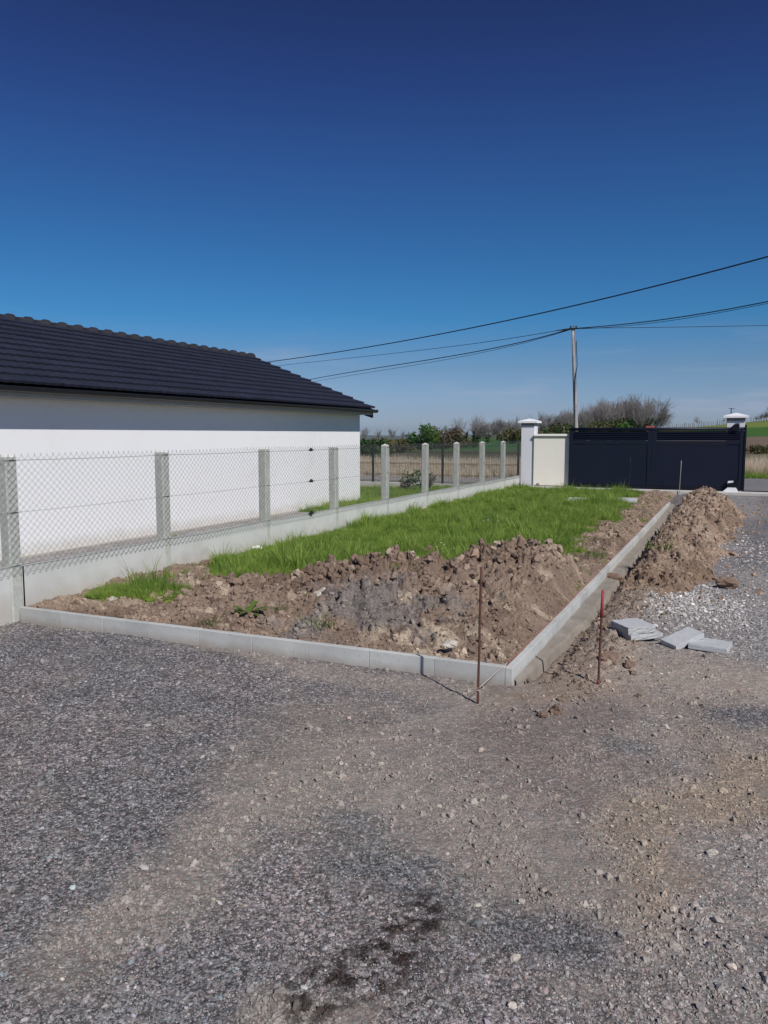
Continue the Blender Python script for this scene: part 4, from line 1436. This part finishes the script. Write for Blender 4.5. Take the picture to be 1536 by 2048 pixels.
# crumbs of earth on the bed, the heap and along the trench
def crumbs():
    P = []; S_ = []; Cc = []
    n = 34000
    s = RNG.random(n) ** 1.6 * 15.5 + .08; t = -RNG.random(n) * 4.4 - .07
    x = KERB.o[0] + KERB.d[0] * s + KERB.n[0] * t; y = KERB.o[1] + KERB.d[1] * s + KERB.n[1] * t
    _, ft = FENCE.st(x, y)
    ok = (ft > .12) & (bed_mask_grass(x, y) < .35) & (GATE.st(x, y)[0] < -.6)
    x, y = x[ok], y[ok]
    sz = np.clip(.0048 * (RNG.pareto(2.3, len(x)) + 1), 0, .034) * (1 + .05 * y)
    P.append(np.stack([x, y, bed_z(x, y) + sz * .15], 1)); S_.append(sz); Cc.append(soil_colour(x, y) * np.exp(RNG.normal(-.06, .15, len(x)))[:, None])
    n = 520
    t = RNG.uniform(-3.6, -.25, n); cc = np.interp(t, c_t, c_s); s = cc - np.abs(RNG.normal(0, .55, n)) + .06
    ok = (s > .15); t, s = t[ok], s[ok]
    x = KERB.o[0] + KERB.d[0] * s + KERB.n[0] * t; y = KERB.o[1] + KERB.d[1] * s + KERB.n[1] * t
    sz = RNG.uniform(.028, .075, len(x)) * RNG.uniform(.5, 1, len(x))
    P.append(np.stack([x, y, bed_z(x, y) + sz * .1], 1)); S_.append(sz); Cc.append(soil_colour(x, y) * np.exp(RNG.normal(-.05, .12, len(x)))[:, None])
    n = 22000
    s = 3.3 + RNG.random(n) * 11.6; t = .18 + RNG.random(n) * 1.8
    x = KERB.o[0] + KERB.d[0] * s + KERB.n[0] * t; y = KERB.o[1] + KERB.d[1] * s + KERB.n[1] * t
    h_ = heap_h(s, t, x, y)
    ok = (h_ > -.02) | (RNG.random(n) < .25)
    x, y, h_ = x[ok], y[ok], np.maximum(h_[ok], 0)
    sz = np.clip(.006 * (RNG.pareto(2.1, len(x)) + 1), 0, .05)
    P.append(np.stack([x, y, yard_z(x, y) + h_ - .02 + sz * .2], 1)); S_.append(sz); Cc.append(np.array([[.28, .205, .155]]) * np.exp(RNG.normal(0, .22, len(x)))[:, None])
    n = 15000
    s = RNG.random(n) ** 1.2 * 14 - .5; t = .36 + RNG.normal(0, .20, n)
    x = KERB.o[0] + KERB.d[0] * s + KERB.n[0] * t; y = KERB.o[1] + KERB.d[1] * s + KERB.n[1] * t
    ok = (t > .07) & (RNG.random(n) < sstep(-.5, 1.6, s))
    x, y = x[ok], y[ok]
    sz = np.clip(.0038 * (RNG.pareto(2.2, len(x)) + 1), 0, .03)
    P.append(np.stack([x, y, yard_z(x, y) + sz * .2], 1)); S_.append(sz); Cc.append(np.array([[.22, .17, .13]]) * np.exp(RNG.normal(0, .25, len(x)))[:, None])
    n = 75000
    yy = 1.9 / (1 - RNG.random(n) * (1 - 1.9 / 8.5)); xx = (RNG.random(n) * 2 - 1) * (.6 * yy + .3)
    c, st = yard_colour(xx, yy); ks, kt = KERB.st(xx, yy)
    ok = (RNG.random(n) > st * 1.15) & ~((ks > -.03) & (kt < .2)) & ((fbm(xx * 4, yy * 4, 640, 3) > .42))
    xx, yy, c = xx[ok], yy[ok], c[ok]
    sz = np.clip(.0036 * (RNG.pareto(2.8, len(xx)) + 1), 0, .02) * (1 + .1 * (yy - 2))
    P.append(np.stack([xx, yy, yard_z(xx, yy) + sz * .1], 1)); S_.append(sz); Cc.append(c * np.exp(RNG.normal(.0, .16, len(xx)))[:, None])
    P = np.concatenate(P); S2 = np.concatenate(S_); Cc = np.concatenate(Cc); n = len(P)
    rot = RNG.uniform(0, 6.3, (n, 3))
    scatter('earth_crumbs', clod_ms, P, rot, S2, RNG.integers(0, 8, n), col=np.clip(Cc, .02, .7))


crumbs()

# grass
def blade_clump(seed, nb, hlo, hhi, spread, width, lean):
    rr = random.Random(seed); V = []; F = []
    for _ in range(nb):
        a = rr.uniform(0, 6.283); rad = spread * math.sqrt(rr.random()); bx0 = rad * math.cos(a); by0 = rad * math.sin(a)
        h = rr.uniform(hlo, hhi); l = rr.uniform(.1, 1) * lean * h; da = a + rr.uniform(-1, 1); w = width * rr.uniform(.6, 1.2); wa = rr.uniform(0, 3.14)
        wx, wy = math.cos(wa) * w / 2, math.sin(wa) * w / 2
        b = len(V)
        for u, ww in ((0, 1), (.5, .8)):
            cx = bx0 + l * u * u * math.cos(da); cy = by0 + l * u * u * math.sin(da); z = h * u
            V += [(cx - wx * ww, cy - wy * ww, z), (cx + wx * ww, cy + wy * ww, z)]
        V.append((bx0 + l * math.cos(da), by0 + l * math.sin(da), h * rr.uniform(.82, 1.0)))
        F += [(b, b + 1, b + 3, b + 2), (b + 2, b + 3, b + 4)]
    return np_mesh('grass_tuft', V, F, True)


def rosette(seed, nb, L, W, lift=.5):
    rr = random.Random(seed); V = []; F = []
    for i in range(nb):
        a = 6.283 * i / nb + rr.uniform(-.3, .3); l = L * rr.uniform(.6, 1.15); w = W * rr.uniform(.7, 1.2); e = rr.uniform(.2, 1.2) * lift
        b = len(V); ca, sa = math.cos(a), math.sin(a)
        for u, ww in ((.05, .2), (.4, .8), (.75, 1.0)):
            r = l * u; z = l * e * (u - .55 * u * u) + .004
            V += [(r * ca - w / 2 * ww * sa, r * sa + w / 2 * ww * ca, z), (r * ca, r * sa, z - w * .12), (r * ca + w / 2 * ww * sa, r * sa - w / 2 * ww * ca, z)]
        V.append((l * ca, l * sa, l * e * .38))
        for j in range(2):
            for k in range(2): F.append((b + j * 3 + k, b + j * 3 + k + 1, b + j * 3 + k + 4, b + j * 3 + k + 3))
        F += [(b + 6, b + 7, b + 9), (b + 7, b + 8, b + 9)]
    return np_mesh('leaf_rosette', V, F, True)


tufts = [blade_clump(i, 34, .05, .125, .08, .0065, 1.25) for i in range(4)] + [blade_clump(10 + i, 26, .10, .21, .06, .0068, .7) for i in range(3)] + [rosette(20, 9, .095, .034, .9), rosette(21, 7, .08, .042, 1.0)]
for t_ in tufts: t_.materials.append(M['grass'])
n = 46000
s = 14.6 * (RNG.random(n)) ** 1.12 + .1; t = -RNG.random(n) * 4.5
x = KERB.o[0] + KERB.d[0] * (s + 1.5) + KERB.n[0] * t; y = KERB.o[1] + KERB.d[1] * (s + 1.5) + KERB.n[1] * t
q = G(285, 1190, .14)
x = np.concatenate([x, q.x + RNG.normal(0, .4, 2200)]); y = np.concatenate([y, q.y + RNG.normal(0, .4, 2200)])
gm = bed_mask_grass(x, y)
gm = np.maximum(gm, .5 * sstep(.63, .72, fbm(x * 4.5, y * 4.5, 741, 4)) * (KERB.st(x, y)[0] > 1.2))
_, ft = FENCE.st(x, y); ks, kt = KERB.st(x, y)
ok = (RNG.random(len(x)) < sstep(.08, .95, gm) * sstep(.16, .36, fbm(x * 3.5, y * 3.5, 731, 4))) & (ft > .09) & (kt < -.1) & (ks > .1)
x, y, gm = x[ok], y[ok], gm[ok]; n = len(x)
kind = RNG.random(n)
lush = fbm(x * 1.8, y * 1.8, 700, 3)
idx = np.where(kind < .46, RNG.integers(0, 4, n), np.where(kind < .50 + .4 * lush, RNG.integers(4, 7, n), RNG.integers(7, 9, n)))
scl = RNG.uniform(.42, .95, n) * (.4 + .6 * gm) * (.55 + .75 * sstep(.25, .75, lush))
dry = np.clip(sstep(.54, .72, fbm(x * 2.5, y * 2.5, 710, 4)) * .5 + (1 - gm) * .6 * RNG.random(n) + (RNG.random(n) < .05) * .6, 0, .95).astype(np.float32)
up_t = (RNG.random(n) < .06) & (gm > .5)
scl = np.where(up_t, scl * RNG.uniform(1.4, 1.9, n), scl)
idx = np.where(up_t, RNG.integers(4, 9, n), idx)
rot = np.stack([RNG.normal(0, .12, n), RNG.normal(0, .12, n), RNG.uniform(0, 6.3, n)], 1)
scatter('lawn_grass', tufts, np.stack([x, y, bed_z(x, y, False) - .006], 1), rot, scl, idx, dry=dry)

# sparse growth by the house foot and on the neighbour's lawn
n = 9000
s = RNG.random(n) * 14 + 5; t = -RNG.random(n) * 7 - .1
x = FENCE.o[0] + FENCE.d[0] * s + FENCE.n[0] * t; y = FENCE.o[1] + FENCE.d[1] * s + FENCE.n[1] * t
hs_, ht_ = HOUSE.st(x, y)
ok = ~((hs_ < 10.4) & (ht_ < .05)) & (GATE.st(x, y)[0] < -.3)
ok &= ((s > 9.6) & (t < -.4)) | ((fbm(x * 1.3, y * 1.3, 720, 3) > .56) & (s > 6) & (t > -.7)) | (RNG.random(n) < .02)
x, y = x[ok], y[ok]; n = len(x)
scatter('rough_grass', tufts, np.stack([x, y, yard_z(x, y)], 1), np.stack([RNG.normal(0, .1, n), RNG.normal(0, .1, n), RNG.uniform(0, 6.3, n)], 1),
        RNG.uniform(.5, 1.2, n), RNG.integers(0, 9, n), dry=np.clip(RNG.normal(.35, .2, n), 0, .8).astype(np.float32))

# single weeds that can be picked out
dmesh = rosette(31, 13, .15, .045, .8); dmesh.materials.append(M['weed'])
dm2 = blade_clump(33, 60, .04, .10, .12, .006, 1.1); dm2.materials.append(M['weed'])
for px, py, me, sc, lab in ((497, 1222, dmesh, 1.25, 'bright leafy dandelion rosette on the earth behind the near kerb'), (640, 1253, dm2, 1.1, 'low olive grass tuft at the left foot of the near heap'),
                            (1190, 1115, dm2, 1.2, 'small grass tuft on the earth strip beside the right kerb'), (1320, 1095, dm2, 1.5, 'olive weed tuft on the flank of the long earth heap'),
                            (420, 1250, dm2, .8, 'thin weed tuft near the kerb left of the dandelion'), (560, 1228, dm2, .6, 'small weed tuft right of the dandelion')):
    z = .15
    for _ in range(15):
        q = G(px, py, z)
        z = zbed_at(q.x, q.y) if px < 1300 else z_at(q.x, q.y) + float(heap_h(*[np.array([v]) for v in KERB.st(q.x, q.y)], np.array([q.x]), np.array([q.y]))[0])
    o = link('weed', me, None, None, (q.x, q.y, z), (0, 0, random.uniform(0, 6))); o.scale = (sc, sc, sc)
    tag(o, lab, 'weed')
for px, py, lab in ((905, 1098, 'white daisies in the grass behind the near heap'), (985, 1043, 'scattered white blossoms in the middle of the lawn')):
    q = G(px, py, .22); f_ = MB()
    for k in range(9):
        c = Vector((q.x + random.uniform(-.22, .22), q.y + random.uniform(-.25, .25), .245 + random.uniform(-.02, .03)))
        ring = [c + Vector((.013 * math.cos(a), .013 * math.sin(a), .004 * (i % 2))) for i, a in enumerate(np.linspace(0, 6.283, 9)[:-1])]
        f_.add(ring + [c + Vector((0, 0, .006))], [(i, (i + 1) % 8, 8) for i in range(8)])
        f_.tube([c, c - Vector((0, 0, .1))], .0012, 3)
    tag(f_.obj('daisies', M['flower']), lab, 'flowers', kind='stuff')
# litter by the fence
q = G(596, 1089, .17)
tag(link('plastic_scrap', rock('plastic_scrap', .035, 5, (1, .5, .6), 2, .5), M['blueplastic'], None, (q.x, q.y, .22)), 'crumpled blue plastic scrap in the grass against the fence plate', 'litter')
q = G(513, 1100, .17)
tag(link('plaster_lump', rock('plaster_lump', .075, 6, (1, .5, .5), 2, .4), M['cap'], None, (q.x, q.y, .20)), 'white lump in the grass at the foot of the fence plate', 'lump')

# ------------------------------------------------------------------ utility pole and cables
def px3(pts, d0, d1):
    x0, x1 = pts[0][0], pts[-1][0]; out = []
    xs = np.linspace(x0, x1, 36)
    co = np.polyfit([p[0] for p in pts], [p[1] for p in pts], min(3, len(pts) - 1))
    for x in xs:
        u = (x - x0) / (x1 - x0); d = 1 / ((1 - u) / d0 + u / d1)
        out.append(D(x, float(np.polyval(co, x)), d))
    return out


ptop = D(1146, 654, 42); pb = D(1152, 857, 42); lean = (ptop - pb) / (ptop.z - pb.z)
zb_ = float(terrain(pb.x, pb.y)); pbase = pb + lean * (zb_ - pb.z)
up_ = empty('utility_pole', pbase, 0, label='tall weathered pole carrying several cables beyond the dark gate', cat='utility pole')
MB().tube([(ptop - pbase) * u for u in (-.05, .25, .5, .75, 1)], [.12, .115, .105, .095, .085], 10).obj('shaft', M['polewood'], up_, True)
tp = ptop - pbase
b_ = MB(); b_.box(tp + Vector((-.02, -.03, -.08)), (.34, .26, .07), 0, .01); b_.tube([tp + Vector((-.9, .2, -.17)), tp + Vector((-.35, .05, -.12)), tp + Vector((0, 0, -.1))], [.02, .05, .04], 6)
b_.obj('bracket', M['darkmetal'], up_)
b_ = MB()
for dx in (-.13, .02, .16): b_.tube([tp + Vector((dx, -.05, -.05)), tp + Vector((dx, -.05, .03)), tp + Vector((dx, -.05, .06))], [.03, .045, .02], 7)
b_.obj('insulators', M['darkmetal'], up_)
MB().tube([tp * .9 + Vector((.12, -.12, 0)), tp * .72 + Vector((.13, -.12, 0)), tp * .62 + Vector((.0, -.15, 0)), tp * .3 + Vector((-.11, -.12, 0)), Vector((-.12, -.12, 0))], .02, 5).obj('conduit', M['darkmetal'], up_)


def cable(pts, d0, d1, r, label):
    m_ = MB(); m_.tube(px3(pts, d0, d1), r, 5)
    tag(m_.obj('cable', M['cable'], None, True), label, 'cable')


cable([(440, 737), (522, 723.5), (780, 687), (1050, 634.5), (1287, 577.5), (1536, 512.7), (1640, 485)], 62, 24, .026, 'thick highest cable sweeping across the sky without touching the pole')
cable([(500, 787), (606, 759.4), (780, 734), (1050, 681), (1144, 658)], 88, 42, .028, 'thicker cable from the pole down to behind the roof')
cable([(500, 790), (619, 763), (780, 740), (1050, 684), (1144, 659)], 88, 42, .013, 'thin strand hanging just below the thicker cable left of the pole')
cable([(480, 741), (543, 732), (780, 708), (1050, 671.6), (1144, 656)], 88, 42, .016, 'upper thin cable running left from the pole towards the roof')
cable([(1146, 657), (1287, 644), (1455, 618.7), (1536, 602.8), (1640, 580)], 42, 31, .024, 'upper cable of the rising pair right of the pole')
cable([(1146, 658), (1287, 648), (1455, 622.5), (1536, 606.5), (1640, 585)], 42, 31, .012, 'thinner lower cable of the rising pair right of the pole')
cable([(1146, 656.5), (1287, 655), (1536, 651), (1640, 649)], 42, 41, .014, 'almost level thin cable leaving the pole to the right')


# ------------------------------------------------------------------ trees
def grow(seed, height, levels, spread, upright, nb, rtrunk, multi=1):
    rr = random.Random(seed); segs = []

    def branch(p, d, L, r, lv):
        n = 4 if lv < 2 else 3
        for i in range(n):
            d2 = (d + Vector((rr.gauss(0, .16), rr.gauss(0, .16), rr.gauss(0, .08) + upright * (.10 if lv else .05)))).normalized()
            q = p + d2 * L / n; r2 = r * (1 - .55 * (i + 1) / n)
            segs.append((p, q, r * (1 - .55 * i / n), r2, lv))
            if lv < levels and (i > 0 or lv > 0):
                for _ in range(nb[lv] if lv < len(nb) else 2):
                    a = rr.uniform(0, 6.283); t = rr.uniform(.35, .75) * spread
                    u = d2.orthogonal().normalized(); w = d2.cross(u)
                    dd = (d2 + (u * math.cos(a) + w * math.sin(a)) * t + Vector((0, 0, upright * .35))).normalized()
                    branch(q, dd, L * rr.uniform(.42, .68), r2 * .62, lv + 1)
            p = q; d = d2
    for k in range(multi):
        a = rr.uniform(0, 6.283)
        d0 = Vector((math.cos(a) * .25 * (multi > 1), math.sin(a) * .25 * (multi > 1), 1)).normalized()
        branch(Vector((math.cos(a) * .2 * (multi > 1), math.sin(a) * .2 * (multi > 1), -.2)), d0, height * .78, rtrunk / math.sqrt(multi), 0)
    zm = max(s_[1].z for s_ in segs); k = height / zm
    return [(a * k, b * k, r1 * k, r2 * k, lv) for a, b, r1, r2, lv in segs]


def seg_mesh(segs, rmin, n=3):
    V = []; F = []
    for a, b, r1, r2, lv in segs:
        t = (b - a).normalized(); u = t.orthogonal().normalized(); w = t.cross(u); m = 6 if lv == 0 else n
        k0 = len(V)
        for p, r in ((a, max(r1, rmin)), (b, max(r2, rmin))):
            for k in range(m):
                q = 6.2832 * k / m; V.append(tuple(p + (u * math.cos(q) + w * math.sin(q)) * r))
        for k in range(m): F.append((k0 + k, k0 + (k + 1) % m, k0 + m + (k + 1) % m, k0 + m + k))
    return np_mesh('wood', V, F, True)


def leaf_mesh(name, centres, size, seed, n):
    rr = np.random.default_rng(seed); V = []; F = []
    c = np.array(centres)
    pick = rr.integers(0, len(c), n)
    for i in range(n):
        p = c[pick[i], :3] + rr.normal(0, 1, 3) * c[pick[i], 3]
        a = rr.normal(0, 1, 3); a /= np.linalg.norm(a); b = np.cross(a, rr.normal(0, 1, 3)); b /= np.linalg.norm(b)
        s = size * rr.uniform(.5, 1.4); k = len(V)
        V += [p - a * s, p + b * s * .6, p + a * s, p - b * s * .6]; F.append((k, k + 1, k + 2, k + 3))
    return np_mesh(name, V, np.array(F), False)


PROT = []
for i in range(6):
    wide = i >= 4
    segs = grow(100 + i, 7.5, 3, .62 if not wide else 1.3, .85 if not wide else .28, [2, 2, 2] if not wide else [3, 3, 2], .15 if not wide else .2, (2, 3, 2, 3, 1, 2)[i])
    wood = seg_mesh([s_ for s_ in segs if s_[4] <= 1], .032); wood.name = 'trunk'; wood.materials.append(M['bark'])
    tw = seg_mesh([s_ for s_ in segs if s_[4] > 1], .0145); tw.name = 'crown'; tw.materials.append(M['bark_pale'])
    cs_ = [(s_[0].x, s_[0].y, s_[0].z, .20) for s_ in segs if s_[4] == 0 and s_[0].z < 5.6] * 2 + [(s_[1].x, s_[1].y, s_[1].z, .13) for s_ in segs if s_[4] == 1 and s_[1].z < 3.6][:8]
    iv = leaf_mesh('ivy', cs_, .20, i, 900); iv.materials.append(M['ivy'])
    PROT.append((wood, tw, iv))
print('tree tris', [len(p[0].polygons) * 2 + len(p[1].polygons) * 2 for p in PROT])


def wpos(px, depth):
    x = (px - 768) / FPX * depth * 1.004
    return x, depth, float(terrain(x, depth))


def bare_tree(px, ytop, depth, kind, ivy, label, group):
    x, y, z = wpos(px, depth)
    top = EYE + (869 - ytop) / FPX * depth
    hgt = max(top - z, 1.0)
    k = hgt / 7.5
    r = empty('bare_tree', (x, y, z - .05), random.uniform(0, 6.28), label=label, cat='tree', group=group)
    k *= 1.12
    r.scale = (k * random.uniform(.85, 1.05),) * 2 + (k,)
    w, t, iv = PROT[kind]
    link('trunk', w, None, r); link('crown', t, None, r)
    if ivy: link('ivy', iv, None, r)


LBL_A = 'tall leafless tree of the dense clump above the dark gate, right of the pole'
tops = [826, 818, 814, 812, 806, 809, 801, 803, 797, 800, 795, 797, 794, 800, 797]
for i, yt in enumerate(tops):
    bare_tree(1161 + i * 9.2 + random.uniform(-3, 3), yt + random.uniform(-2, 3), 100 + random.uniform(-6, 14), random.choice([0, 1, 2, 3]), i % 5 != 4, LBL_A, 'tall bare trees above the gate')
for i in range(9):
    bare_tree(1165 + i * 14 + random.uniform(-5, 5), 812 - i * 1.0 + random.uniform(-3, 6), 118, random.choice([0, 1, 3, 4]), False, LBL_A, 'tall bare trees above the gate')
bare_tree(1292, 800, 99, 4, False, 'broad spreading leafless tree ending the clump on the right', None)
bare_tree(1302, 806, 103, 5, False, 'leafless tree with fan of fine twigs at the right edge of the clump', None)
LBL_B = 'thin leafless ivy-clad tree between the left pillar and the utility pole'
for i in range(13):
    bare_tree(1078 + i * 6.2 + random.uniform(-2, 2), 829 - (i > 5) * 6 - (i > 9) * 3 + random.uniform(-3, 5), 108 + random.uniform(-6, 10), random.choice([0, 1, 2, 3]), i % 2 == 0, LBL_B, 'thin trees between pillar and pole')
LBL_C = 'low leafless tree in the row left of the white pillar'
for i in range(13):
    bare_tree(952 + i * 7.2 + random.uniform(-2, 2), (845 - i * .9) + random.uniform(-3, 5), 112 + random.uniform(-6, 10), random.choice([0, 1, 2, 3, 5]), i % 3 == 0, LBL_C, 'bare trees left of the pillar')
for px, yt, lab in ((932, 836, 'bare tree with drooping crown standing apart left of the row'), (946, 833, 'taller spreading bare tree beside the drooping one')):
    bare_tree(px, yt, 84, 4 if px < 940 else 5, True, lab, None)
for i, px in enumerate((731, 758, 784, 806, 893, 912)):
    bare_tree(px, 858 - (px > 880) * 4 + random.uniform(-3, 3), 128, random.choice([0, 1, 3]), False, 'slight distant leafless sapling against the hazy skyline', 'distant saplings')
LBL_R = 'grey leafless tree on the ridge at the right edge, beyond the pillar'
for px, yt in ((1503, 832), (1511, 827), (1519, 824), (1524, 812), (1532, 806), (1539, 800), (1548, 802)):
    bare_tree(px, yt, 150, 4 + px % 2, False, LBL_R, 'bare trees on the right ridge')
bare_tree(1393, 833, 152, 4, False, 'small lone bare shrub on the vineyard ridge', None)
bare_tree(1441, 836, 152, 0, False, 'thin lone sapling on the ridge left of the right pillar', None)


def bush(px, ytop, w, depth, mat, label, seed, name='bush', leaf=.16, n=900, group=None):
    x, y, z = wpos(px, depth)
    top = EYE + (869 - ytop) / FPX * depth; h = max(top - z, .6)
    rr = random.Random(seed)
    r = empty(name, (x, y, z), 0, label=label, cat='bush' if name == 'bush' else 'tree', group=group)
    cs_ = []
    for k in range(16):
        a = rr.uniform(0, 6.28); u = rr.random() ** .6
        zz_ = rr.uniform(.12, .92); ww = w / 2 * math.sqrt(max(.05, 1 - (zz_ * 1.0 - .35) ** 2 * 1.6))
        cs_.append((math.cos(a) * u * ww, math.sin(a) * u * ww, zz_ * h * .92, min(w, h) * .11))
    link('crown', leaf_mesh('crown', cs_, leaf, seed, n), mat, r)
    segs = grow(seed, h * .8, 2, 1.1, .4, [3, 3], .06, 2)
    link('trunk', seg_mesh(segs, .015), M['bark'], r)


bush(848, 848, 2.6, 82, M['freshgreen'], 'rounded fresh green tree in the hedgerow left of the pillar', 1, 'young_tree', .15, 1400)
bush(835, 864, 2.6, 80, M['evergreen'], 'dark green bush at the left foot of the fresh green tree', 2)
for i, px in enumerate((872, 884, 897, 909)):
    bush(px, 853 + i * 3 % 5, 2.6, 84, M['brownbush'], ['reddish brown budding bush right of the fresh green tree', 'tallest brown twiggy bush in the hedgerow', 'brown bush third right of the green tree', 'brown bush at the right end of the reddish group'][i], 10 + i, n=650, leaf=.12)
for i, px in enumerate((1010, 1026)):
    bush(px, 858, 2.8, 100, M['olivebush'], ['olive bush beneath the bare row left of the pillar', 'olive bush close to the left of the white pillar'][i], 20 + i)
for i, px in enumerate((722, 737, 752, 766, 782, 800)):
    bush(px, 879 + (i % 3), 3.0, 62 + i * 2, M['evergreen'] if i < 3 else M['olivebush'], ['low dark hedge bush nearest the house corner, seen through the fence', 'second dark hedge bush right of the house corner', 'dark hedge bush just left of the first street fence post', 'russet-green hedge bush above the fence post nearest the house', 'russet-green hedge bush above the first dark street fence post', 'russet-green hedge bush left of the sparse shrub'][i], 30 + i, group=None)
for i in range(8):
    bush(818 + i * 17, 878 + i % 2, 3.2, 84 + i, M['olivebush'] if i % 2 else M['evergreen'], 'low hedgerow bush under the bare trees behind the fence posts', 40 + i, n=600, group='low hedgerow bushes')
for i in range(7):
    bush(1088 + i * 11, 852 - i % 3 * 3, 2.4, 98 + i, M['evergreen'] if i % 2 else M['olivebush'], 'dark undergrowth bush above the cream wall', 60 + i, n=600, group='undergrowth above the cream wall')
for i in range(11):
    bush(1165 + i * 12, 843 - (i * 5) % 9, 2.6, 96 + i % 3, M['evergreen'] if i % 3 else M['olivebush'], 'ivy-dark undergrowth bush just above the gate top', 80 + i, n=500, group='undergrowth above the gate')
bush(1240, 846, 1.7, 92, M['freshgreen'], 'single light green bush showing over the gate', 99)
for i in range(5):
    bush(1498 + i * 11, 897 - i % 2, 1.6, 52, M['olivebush'], 'small scrubby bush between ploughland and grass at the right', 110 + i, n=260, leaf=.08, group='scrub at the field edge')
bush(836, 957, 1.0, 22.4, M['evergreen'], 'sparse dark shrub at the low street wall behind the wire fence', 130, n=260, leaf=.05)

# vine stocks on the ridge
vs_ = MB().tube([(0, 0, -.2), (.03, 0, .35), (-.02, .02, .75)], [.09, .07, .05], 5)
vs_.tube([(-.02, .02, .7), (.22, 0, 1.0)], [.04, .02], 4); vs_.tube([(-.02, .02, .7), (-.2, 0, 1.05)], [.04, .02], 4)
vme = vs_.mesh('vine_stock'); vme.materials.append(M['bark'])
for i in range(34):
    px = 1322 + i * 4.1 + random.uniform(-.8, .8)
    if px > 1449 and px < 1492: continue
    x, y, z = wpos(px, 150 + random.uniform(-2, 2))
    o = link('vine_stock', vme, None, None, (x, y, z), (0, 0, random.uniform(0, 6))); s1 = random.uniform(.7, 1.1); o.scale = (s1, s1, s1)
    tag(o, 'short dark vine stock in the row along the ridge above the gate', 'vine', 'vine stocks along the ridge')
for i in range(9):
    px = 1494 + i * 5.2
    x, y, z = wpos(px, 146)
    o = link('vine_stock', vme, None, None, (x, y, z), (0, 0, random.uniform(0, 6)))
    tag(o, 'short dark vine stock along the ridge right of the pillar', 'vine', 'vine stocks right of the pillar')
# far crossarm pole and red shed behind the gate
x, y, z = wpos(1454, 158)
m_ = MB(); m_.tube([(0, 0, -1), (0, 0, 3.2)], .09, 6); m_.box((0.1, 0, 3.1), (1.3, .09, .09))
tag(link('crossarm_pole', m_.mesh('crossarm_pole'), M['darkmetal'], None, (x, y, z)), 'tiny distant pole with crossarm above the cap of the right pillar', 'utility pole')
x, y, z = wpos(1295, 78)
sh = empty('shed', (x, y, z), R(-10), label='small red-roofed shed barely showing over the gate below the bare trees', cat='shed')
tz = EYE + (869 - 852) / FPX * 78 - z
MB().box((0, 0, (tz - .35) / 2 - .1), (.8, 1.2, tz - .15), 0, .02).obj('wall', M['polewood'], sh)
MB().prism([(-.5, tz - .42), (.5, tz - .42), (0, tz)], Vector((-.42, 0, 0)), Vector((.42, 0, 0)), Yv * 1.3).obj('roof', M['redroof'], sh)

# dry reeds along the road verge
rt = [blade_clump(200 + i, 30, .35, .8, .16, .014, .35) for i in range(4)]
for r_ in rt: r_.materials.append(M['reed'])
n = 7500
gt_ = RNG.random(n) * 55 - 30; gs_ = 8.6 + RNG.random(n) * 3.6 - 3.2 * (gt_ < 0) * (RNG.random(n))
x = GATE.o[0] + GATE.d[0] * gs_ + GATE.n[0] * gt_; y = GATE.o[1] + GATE.d[1] * gs_ + GATE.n[1] * gt_
k = fbm(x * .35, y * .35, 800, 3); ok = (k > .33) | (gt_ > 5); x, y, gs_ = x[ok], y[ok], gs_[ok]; n = len(x)
scatter('dry_reeds', rt, np.stack([x, y, terrain(x, y)], 1), np.stack([RNG.normal(0, .1, n), RNG.normal(0, .1, n), RNG.uniform(0, 6.3, n)], 1), RNG.uniform(.75, 1.25, n) * np.where(gs_ < 8, .6, .95), RNG.integers(0, 4, n))
# green verge
n = 5000
gs_ = 7.4 + RNG.random(n) * 1.6; gt_ = RNG.random(n) * 55 - 30
x = GATE.o[0] + GATE.d[0] * gs_ + GATE.n[0] * gt_; y = GATE.o[1] + GATE.d[1] * gs_ + GATE.n[1] * gt_
scatter('verge_grass', tufts[:7], np.stack([x, y, terrain(x, y)], 1), np.stack([RNG.normal(0, .1, n), RNG.normal(0, .1, n), RNG.uniform(0, 6.3, n)], 1), RNG.uniform(1.0, 2.0, n), RNG.integers(0, 7, n), dry=np.full(n, .2, np.float32))

# ------------------------------------------------------------------ haze: thin even air over the whole place
hz = MB().box((0, 3600, -11.5), (14800, 7800, 143))
hzo = link('haze', hz.mesh('haze'))
hm_ = bpy.data.materials.new('haze'); hm_.use_nodes = True
ht_ = hm_.node_tree; ht_.nodes.clear()
pv = ht_.nodes.new('ShaderNodeVolumePrincipled'); pv.inputs['Density'].default_value = .00010
pv.inputs['Color'].default_value = (.80, .88, 1.0, 1); pv.inputs['Anisotropy'].default_value = .2
oo = ht_.nodes.new('ShaderNodeOutputMaterial'); ht_.links.new(pv.outputs[0], oo.inputs['Volume'])
hzo.data.materials.append(hm_)
tag(hzo, kind='stuff')
